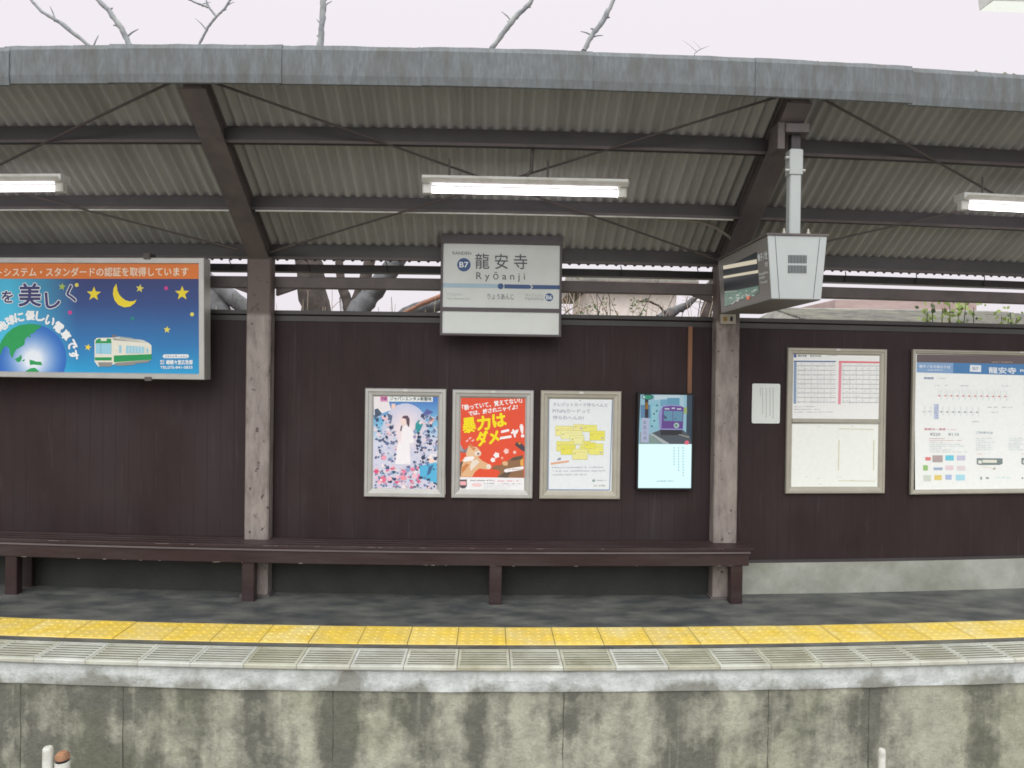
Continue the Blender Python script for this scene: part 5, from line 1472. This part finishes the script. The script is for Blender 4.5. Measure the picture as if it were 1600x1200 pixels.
def spur(mb, P_, R_, i, dx, dz, ln, M):
    p = P_[i]; q = p + Vector((dx, 0.05, dz)).normalized() * ln
    mb.tube([p, p.lerp(q, .5) + Vector((0, 0, ln * .06)), q], [R_[i] * .6, R_[i] * .42, R_[i] * .2], M, 6)


def tree(label, trunk, M, branches, seed):
    base = at(trunk[0][0], trunk[0][1], trunk[0][3], False)
    t = thing('bare_tree', (base.x, base.y, -0.3), label, 'tree', 'bare trees behind the shelter')
    inv = Matrix.Translation(-Vector(t.location))
    mb = MB()
    limb(mb, trunk, M, seed, 14)
    o = mb.build('trunk'); o.parent = t; o.matrix_parent_inverse = inv
    for k, (pts, Mb, spurs) in enumerate(branches):
        mb = MB(); P_, R_ = limb(mb, pts, Mb, seed * 7 + k, 9)
        if Mb is M_BRANCH:
            rt = random.Random(seed * 31 + k)
            for q_ in range(3):
                i_ = rt.randrange(3, len(P_) - 2); sg_ = rt.choice([-1, 1])
                spur(mb, P_, [min(r0, .02) for r0 in R_], i_, sg_ * rt.uniform(.3, 1), rt.uniform(.2, 1), rt.uniform(.08, .22), Mb)
        for (f_, dx, dz, ln) in spurs:
            spur(mb, P_, R_, int(f_ * (len(P_) - 1)), dx, dz, ln, Mb)
        o = mb.build('branch'); o.parent = t; o.matrix_parent_inverse = inv
    return t


YT = 2.6
tree('grey bare tree with a slanting limb seen beside the left post', [(372, 900, 40, YT), (360, 520, 34, YT), (336, 470, 30, YT), (300, 400, 26, YT), (240, 200, 16, YT), (203, 72, 10, YT)], M_BARK,
     [([(430, 505, 24, YT), (392, 486, 25, YT), (345, 455, 26, YT), (318, 435, 26, YT)], M_BARK, []),
      ([(203, 72, 10, YT), (190, 45, 9.5, YT), (170, 16, 9, YT), (145, -8, 8, YT), (110, -60, 6, YT)], M_BRANCH, [(.3, -1, .1, .07), (.5, .8, .6, .05)]),
      ([(240, 200, 12, YT), (170, 100, 8, YT), (140, 72, 7, YT), (98, 38, 7.5, YT), (65, 18, 5.5, YT), (45, -4, 5, YT), (10, -50, 3, YT)], M_BRANCH, [(.55, -1, .1, .06)])], 3)
tree('dark barked bare tree with a thick straight trunk between post and station sign', [(505, 900, 50, YT + .3), (500, 520, 46, YT + .3), (488, 452, 44, YT + .3), (478, 380, 40, YT + .3), (480, 200, 24, YT + .3), (500, 74, 13, YT + .3)], M_BARKB,
     [([(500, 74, 12, YT + .3), (503, 40, 11, YT + .3), (505, 5, 11, YT + .3), (508, -60, 9, YT + .3)], M_BRANCH, [(.2, -1, .1, .05), (.5, .4, 1, .06)]),
      ([(478, 300, 14, YT + .3), (360, 150, 7, YT + .3), (311, 70, 4.5, YT + .3), (325, 42, 4.5, YT + .3), (338, 26, 4.5, YT + .3), (352, 12, 4, YT + .3), (362, -4, 3.5, YT + .3), (372, -40, 2.5, YT + .3)], M_BRANCH, [(.62, 1, .6, .1)]),
      ([(338, 26, 4.5, YT + .3), (327, 12, 4, YT + .3), (308, 5, 3.5, YT + .3), (280, -8, 3, YT + .3), (230, -40, 2, YT + .3)], M_BRANCH, [(.3, -.2, 1, .09), (.5, .5, -.3, .08)])], 5)
tree('grey bare tree forking into two limbs left of the station sign', [(552, 900, 44, YT - .3), (552, 520, 42, YT - .3), (560, 486, 34, YT - .3), (585, 455, 30, YT - .3), (640, 380, 26, YT - .3), (720, 200, 16, YT - .3), (768, 76, 10, YT - .3)], M_BARK,
     [([(548, 500, 18, YT - .3), (542, 470, 16, YT - .3), (533, 445, 15, YT - .3), (528, 380, 12, YT - .3)], M_BARKB, []),
      ([(552, 495, 18, YT - .1), (560, 470, 22, YT - .1), (568, 445, 20, YT - .1), (580, 400, 16, YT - .1)], M_BARKB, []),
      ([(768, 76, 9, YT - .3), (790, 47, 9.5, YT - .3), (806, 26, 10, YT - .3), (828, 5, 8, YT - .3), (850, -40, 6, YT - .3)], M_BRANCH, [(.42, -1, .0, .05), (.7, .9, .1, .06)])], 9)
tree('low grey limb of a bare tree right behind the edge of the station sign', [(600, 900, 30, 3.2), (612, 510, 28, 3.2), (640, 488, 24, 3.2), (700, 471, 22, 3.2), (800, 430, 20, 3.2), (880, 200, 14, 3.2), (912, 80, 10, 3.2)], M_BARK,
     [([(626, 492, 6, 3.0), (660, 474, 8, 3.0), (700, 458, 9, 3.0), (740, 440, 6, 3.0)], M_RUSTW, []),
      ([(912, 80, 9, 3.2), (925, 55, 9, 3.2), (942, 33, 10, 3.2), (955, 8, 8, 3.2), (975, -40, 6, 3.2)], M_BRANCH, [(.35, -.9, .3, .07), (.55, 1, .2, .07)])], 11)
tree('dark leaning bare tree beside the right post', [(1128, 900, 22, 2.2), (1112, 520, 20, 2.2), (1103, 490, 19, 2.2), (1112, 460, 16, 2.2), (1125, 400, 14, 2.2), (1110, 200, 6, 2.2), (1085, 86, 2, 2.2)], M_BARKB,
     [([(1030, 500, 18, 2.6), (1050, 488, 16, 2.6), (1072, 478, 13, 2.6), (1090, 462, 9, 2.6), (1110, 440, 7, 2.6)], M_BARK, []),
      ([(1045, 495, 5, 2.5), (1030, 478, 4, 2.5), (1015, 471, 4, 2.5), (995, 470, 3, 2.5)], M_BARKB, []),
      ([(1085, 84, 2, 2.2), (1092, 78, 1.4, 2.2), (1102, 74, 0.8, 2.2)], M_BRANCH, [])], 13)

# dry undergrowth: one tangle
mb = MB(); r_ = random.Random(31)
for i in range(125):
    Y = r_.uniform(1.5, 4.0); x = r_.uniform(820, 1115) if i < 100 else r_.uniform(330, 690)
    p = at(x, 520, Y, False); p.z = -0.3
    if i < 100:
        q = at(min(1125, x + r_.choice([-1, 1]) * r_.uniform(30, 220)), r_.uniform(430, 480), Y + r_.uniform(-.3, .3), False)
    else:
        q = at(x + r_.uniform(-50, 50), r_.uniform(452, 486), Y, False)
    m_ = p.lerp(q, .55) + Vector((r_.uniform(-.12, .12), 0, 0))
    th = r_.uniform(.004, .012)
    MM = M_TWIG if r_.random() < .7 else (M_RUSTW if r_.random() < .35 else M_BARKB)
    mb.tube([p, m_, q], [th, th * .8, th * .35], MM, 5, False)
    for k in range(3):
        s0 = m_.lerp(q, r_.uniform(0, .9)); e0 = s0 + Vector((r_.uniform(-.45, .45), r_.uniform(-.1, .1), r_.uniform(.0, .22)))
        mb.tube([s0, s0.lerp(e0, .5) + Vector((0, 0, .02)), e0], [th * .5, th * .4, th * .2], MM, 4, False)
for i in range(120):
    Y = r_.uniform(1.6, 3.6); x = r_.choice([r_.uniform(925, 965), r_.uniform(900, 925), r_.uniform(985, 1010)]); p = at(x, r_.uniform(466, 492), Y, False)
    a = r_.uniform(0, 6.28); s_ = r_.uniform(.01, .025)
    d1 = Vector((math.cos(a), .2, math.sin(a))) * s_; d2 = Vector((-math.sin(a), .3, math.cos(a))) * s_ * .5
    mb.face([p - d1, p + d2, p + d1, p - d2], M_LEAFD if r_.random() < .6 else M_TWIG)
tag(mb.build('undergrowth'), 'tangle of dry twigs and brush behind the wall', 'undergrowth', kind='stuff')


def shrub(px0, px1, py_top, seed, label, Y, stems):
    base = at((px0 + px1) / 2, 520, Y, False)
    t = thing('leafy_shrub', (base.x, base.y, -0.3), label, 'shrub', 'young shrubs behind the wall')
    inv = Matrix.Translation(-Vector(t.location)); r_ = random.Random(seed)
    st_, lf = MB(), MB()
    for k in range(stems):
        x = px0 + (px1 - px0) * (k + .5) / stems + r_.uniform(-3, 3)
        top = at(x, py_top + r_.uniform(0, 16), Y + r_.uniform(-.1, .1), False)
        b0 = Vector((base.x + (top.x - base.x) * .6, base.y, -0.3))
        st_.tube([b0, b0.lerp(top, .6) + Vector((r_.uniform(-.04, .04), 0, 0)), top], [.012, .008, .003], M_BARKB, 5)
        for j in range(34):
            p = b0.lerp(top, r_.uniform(.78, 1.02)) + Vector((r_.uniform(-.07, .07), r_.uniform(-.07, .07), r_.uniform(-.03, .03)))
            a = r_.uniform(0, 6.28); ln = r_.uniform(.03, .06); n_ = Vector((math.cos(a), r_.uniform(-.6, .6), math.sin(a))).normalized()
            s1 = n_.cross(Vector((r_.uniform(-.3, .3), 1, r_.uniform(-.3, .3)))).normalized() * ln * .36
            lf.face([p, p + n_ * ln * .5 + s1, p + n_ * ln, p + n_ * ln * .5 - s1], M_LEAF if r_.random() < .8 else M_LEAFD)
    for m_, nm in ((st_, 'stem'), (lf, 'foliage')):
        o = m_.build(nm); o.parent = t; o.matrix_parent_inverse = inv


shrub(1440, 1528, 473, 2, 'loose upright green shrub behind the wall under the pinkish roof', 0.7, 7)
shrub(1560, 1594, 482, 5, 'short rounded yellow green shrub behind the wall near the right edge', 0.7, 4)


# ------------------------------------------------------------------ houses beyond
def house(label, xl, xr, y_eave, y_ridge, Y, wallM, roofM, dep=5.0, inset=0.0):
    a, b_ = at(xl, y_eave, Y, False), at(xr, y_eave, Y, False)
    rz = at((xl + xr) / 2, y_ridge, Y + dep / 2, False).z
    ze = (a.z + b_.z) / 2
    t = thing('house', ((a.x + b_.x) / 2, Y + dep / 2, -0.3), label, 'house', 'houses beyond the shelter')
    w_ = (b_.x - a.x) / 2
    mb = MB(); mb.box(-w_ + .35, w_ - .35, -dep / 2 + .4, dep / 2 - .4, 0, ze + 0.3 - 0.02, wallM, 1); mb.build('wall', t)
    mb = MB(); n = 16
    ins = inset
    e = ze + .3; r = rz + .3
    A = [(-w_, -dep / 2, e), (w_, -dep / 2, e), (w_ - ins, 0, r), (-w_ + ins, 0, r)]
    mb.face(A, roofM); mb.face([(w_, dep / 2, e), (-w_, dep / 2, e), (-w_ + ins, 0, r), (w_ - ins, 0, r)], roofM)
    mb.face([(-w_, dep / 2, e), (-w_, -dep / 2, e), (-w_ + ins, 0, r)], roofM); mb.face([(w_, -dep / 2, e), (w_, dep / 2, e), (w_ - ins, 0, r)], roofM)
    mb.box(-w_, w_, -dep / 2 + .002, -dep / 2 + .05, e - .09, e - .004, M_PINKB if roofM is M_TILE else roofM, 1)
    for i in range(14):          # tile courses
        f0_, f1_ = i / 14, (i + .97) / 14
        def row(f_, up):
            xx = w_ - ins * f_
            return [(-xx, -dep / 2 + dep / 2 * f_, e + (r - e) * f_ + up), (xx, -dep / 2 + dep / 2 * f_, e + (r - e) * f_ + up)]
        a_, b2 = row(f0_, .045), row(f1_, .012)
        mb.face([a_[0], a_[1], b2[1], b2[0]], roofM); c2_ = row(f0_, .002); mb.face([c2_[0], c2_[1], a_[1], a_[0]], roofM)
    mb.tube([(-w_ + ins, 0, r + .02), (w_ - ins, 0, r + .02)], .035, roofM, 8)
    rf_ = mb.build('roof', t)
    return t, w_, e, r, dep


t, w_, e_, r_z, dp_ = house('house with weathered grey tiled roof and pinkish upper boarding beyond the wall', 1258, 1720, 505, 489, 7.0, M_PLASTER, M_TILE, 4.0, 0.22)
# upper storey wall with pinkish boarding and its flat roof
u0, u1 = at(1305, 486, 9.6, False), at(1526, 472, 9.6, False)
o0 = Vector(t.location)
mb = MB(); mb.box(u0.x - o0.x, u1.x - o0.x, 9.6 - o0.y, 12.0 - o0.y, e_, u1.z - o0.z, M_PINKB, 1); mb.build('upper_wall', t)
house('pale beige house behind the dry twigs right of the station sign', 905, 1092, 440, 425, 9.0, mat('beige_plaster', (0.82, 0.76, 0.72), rough=0.8, var=0.1), M_TILE, 4.5, 0.0)
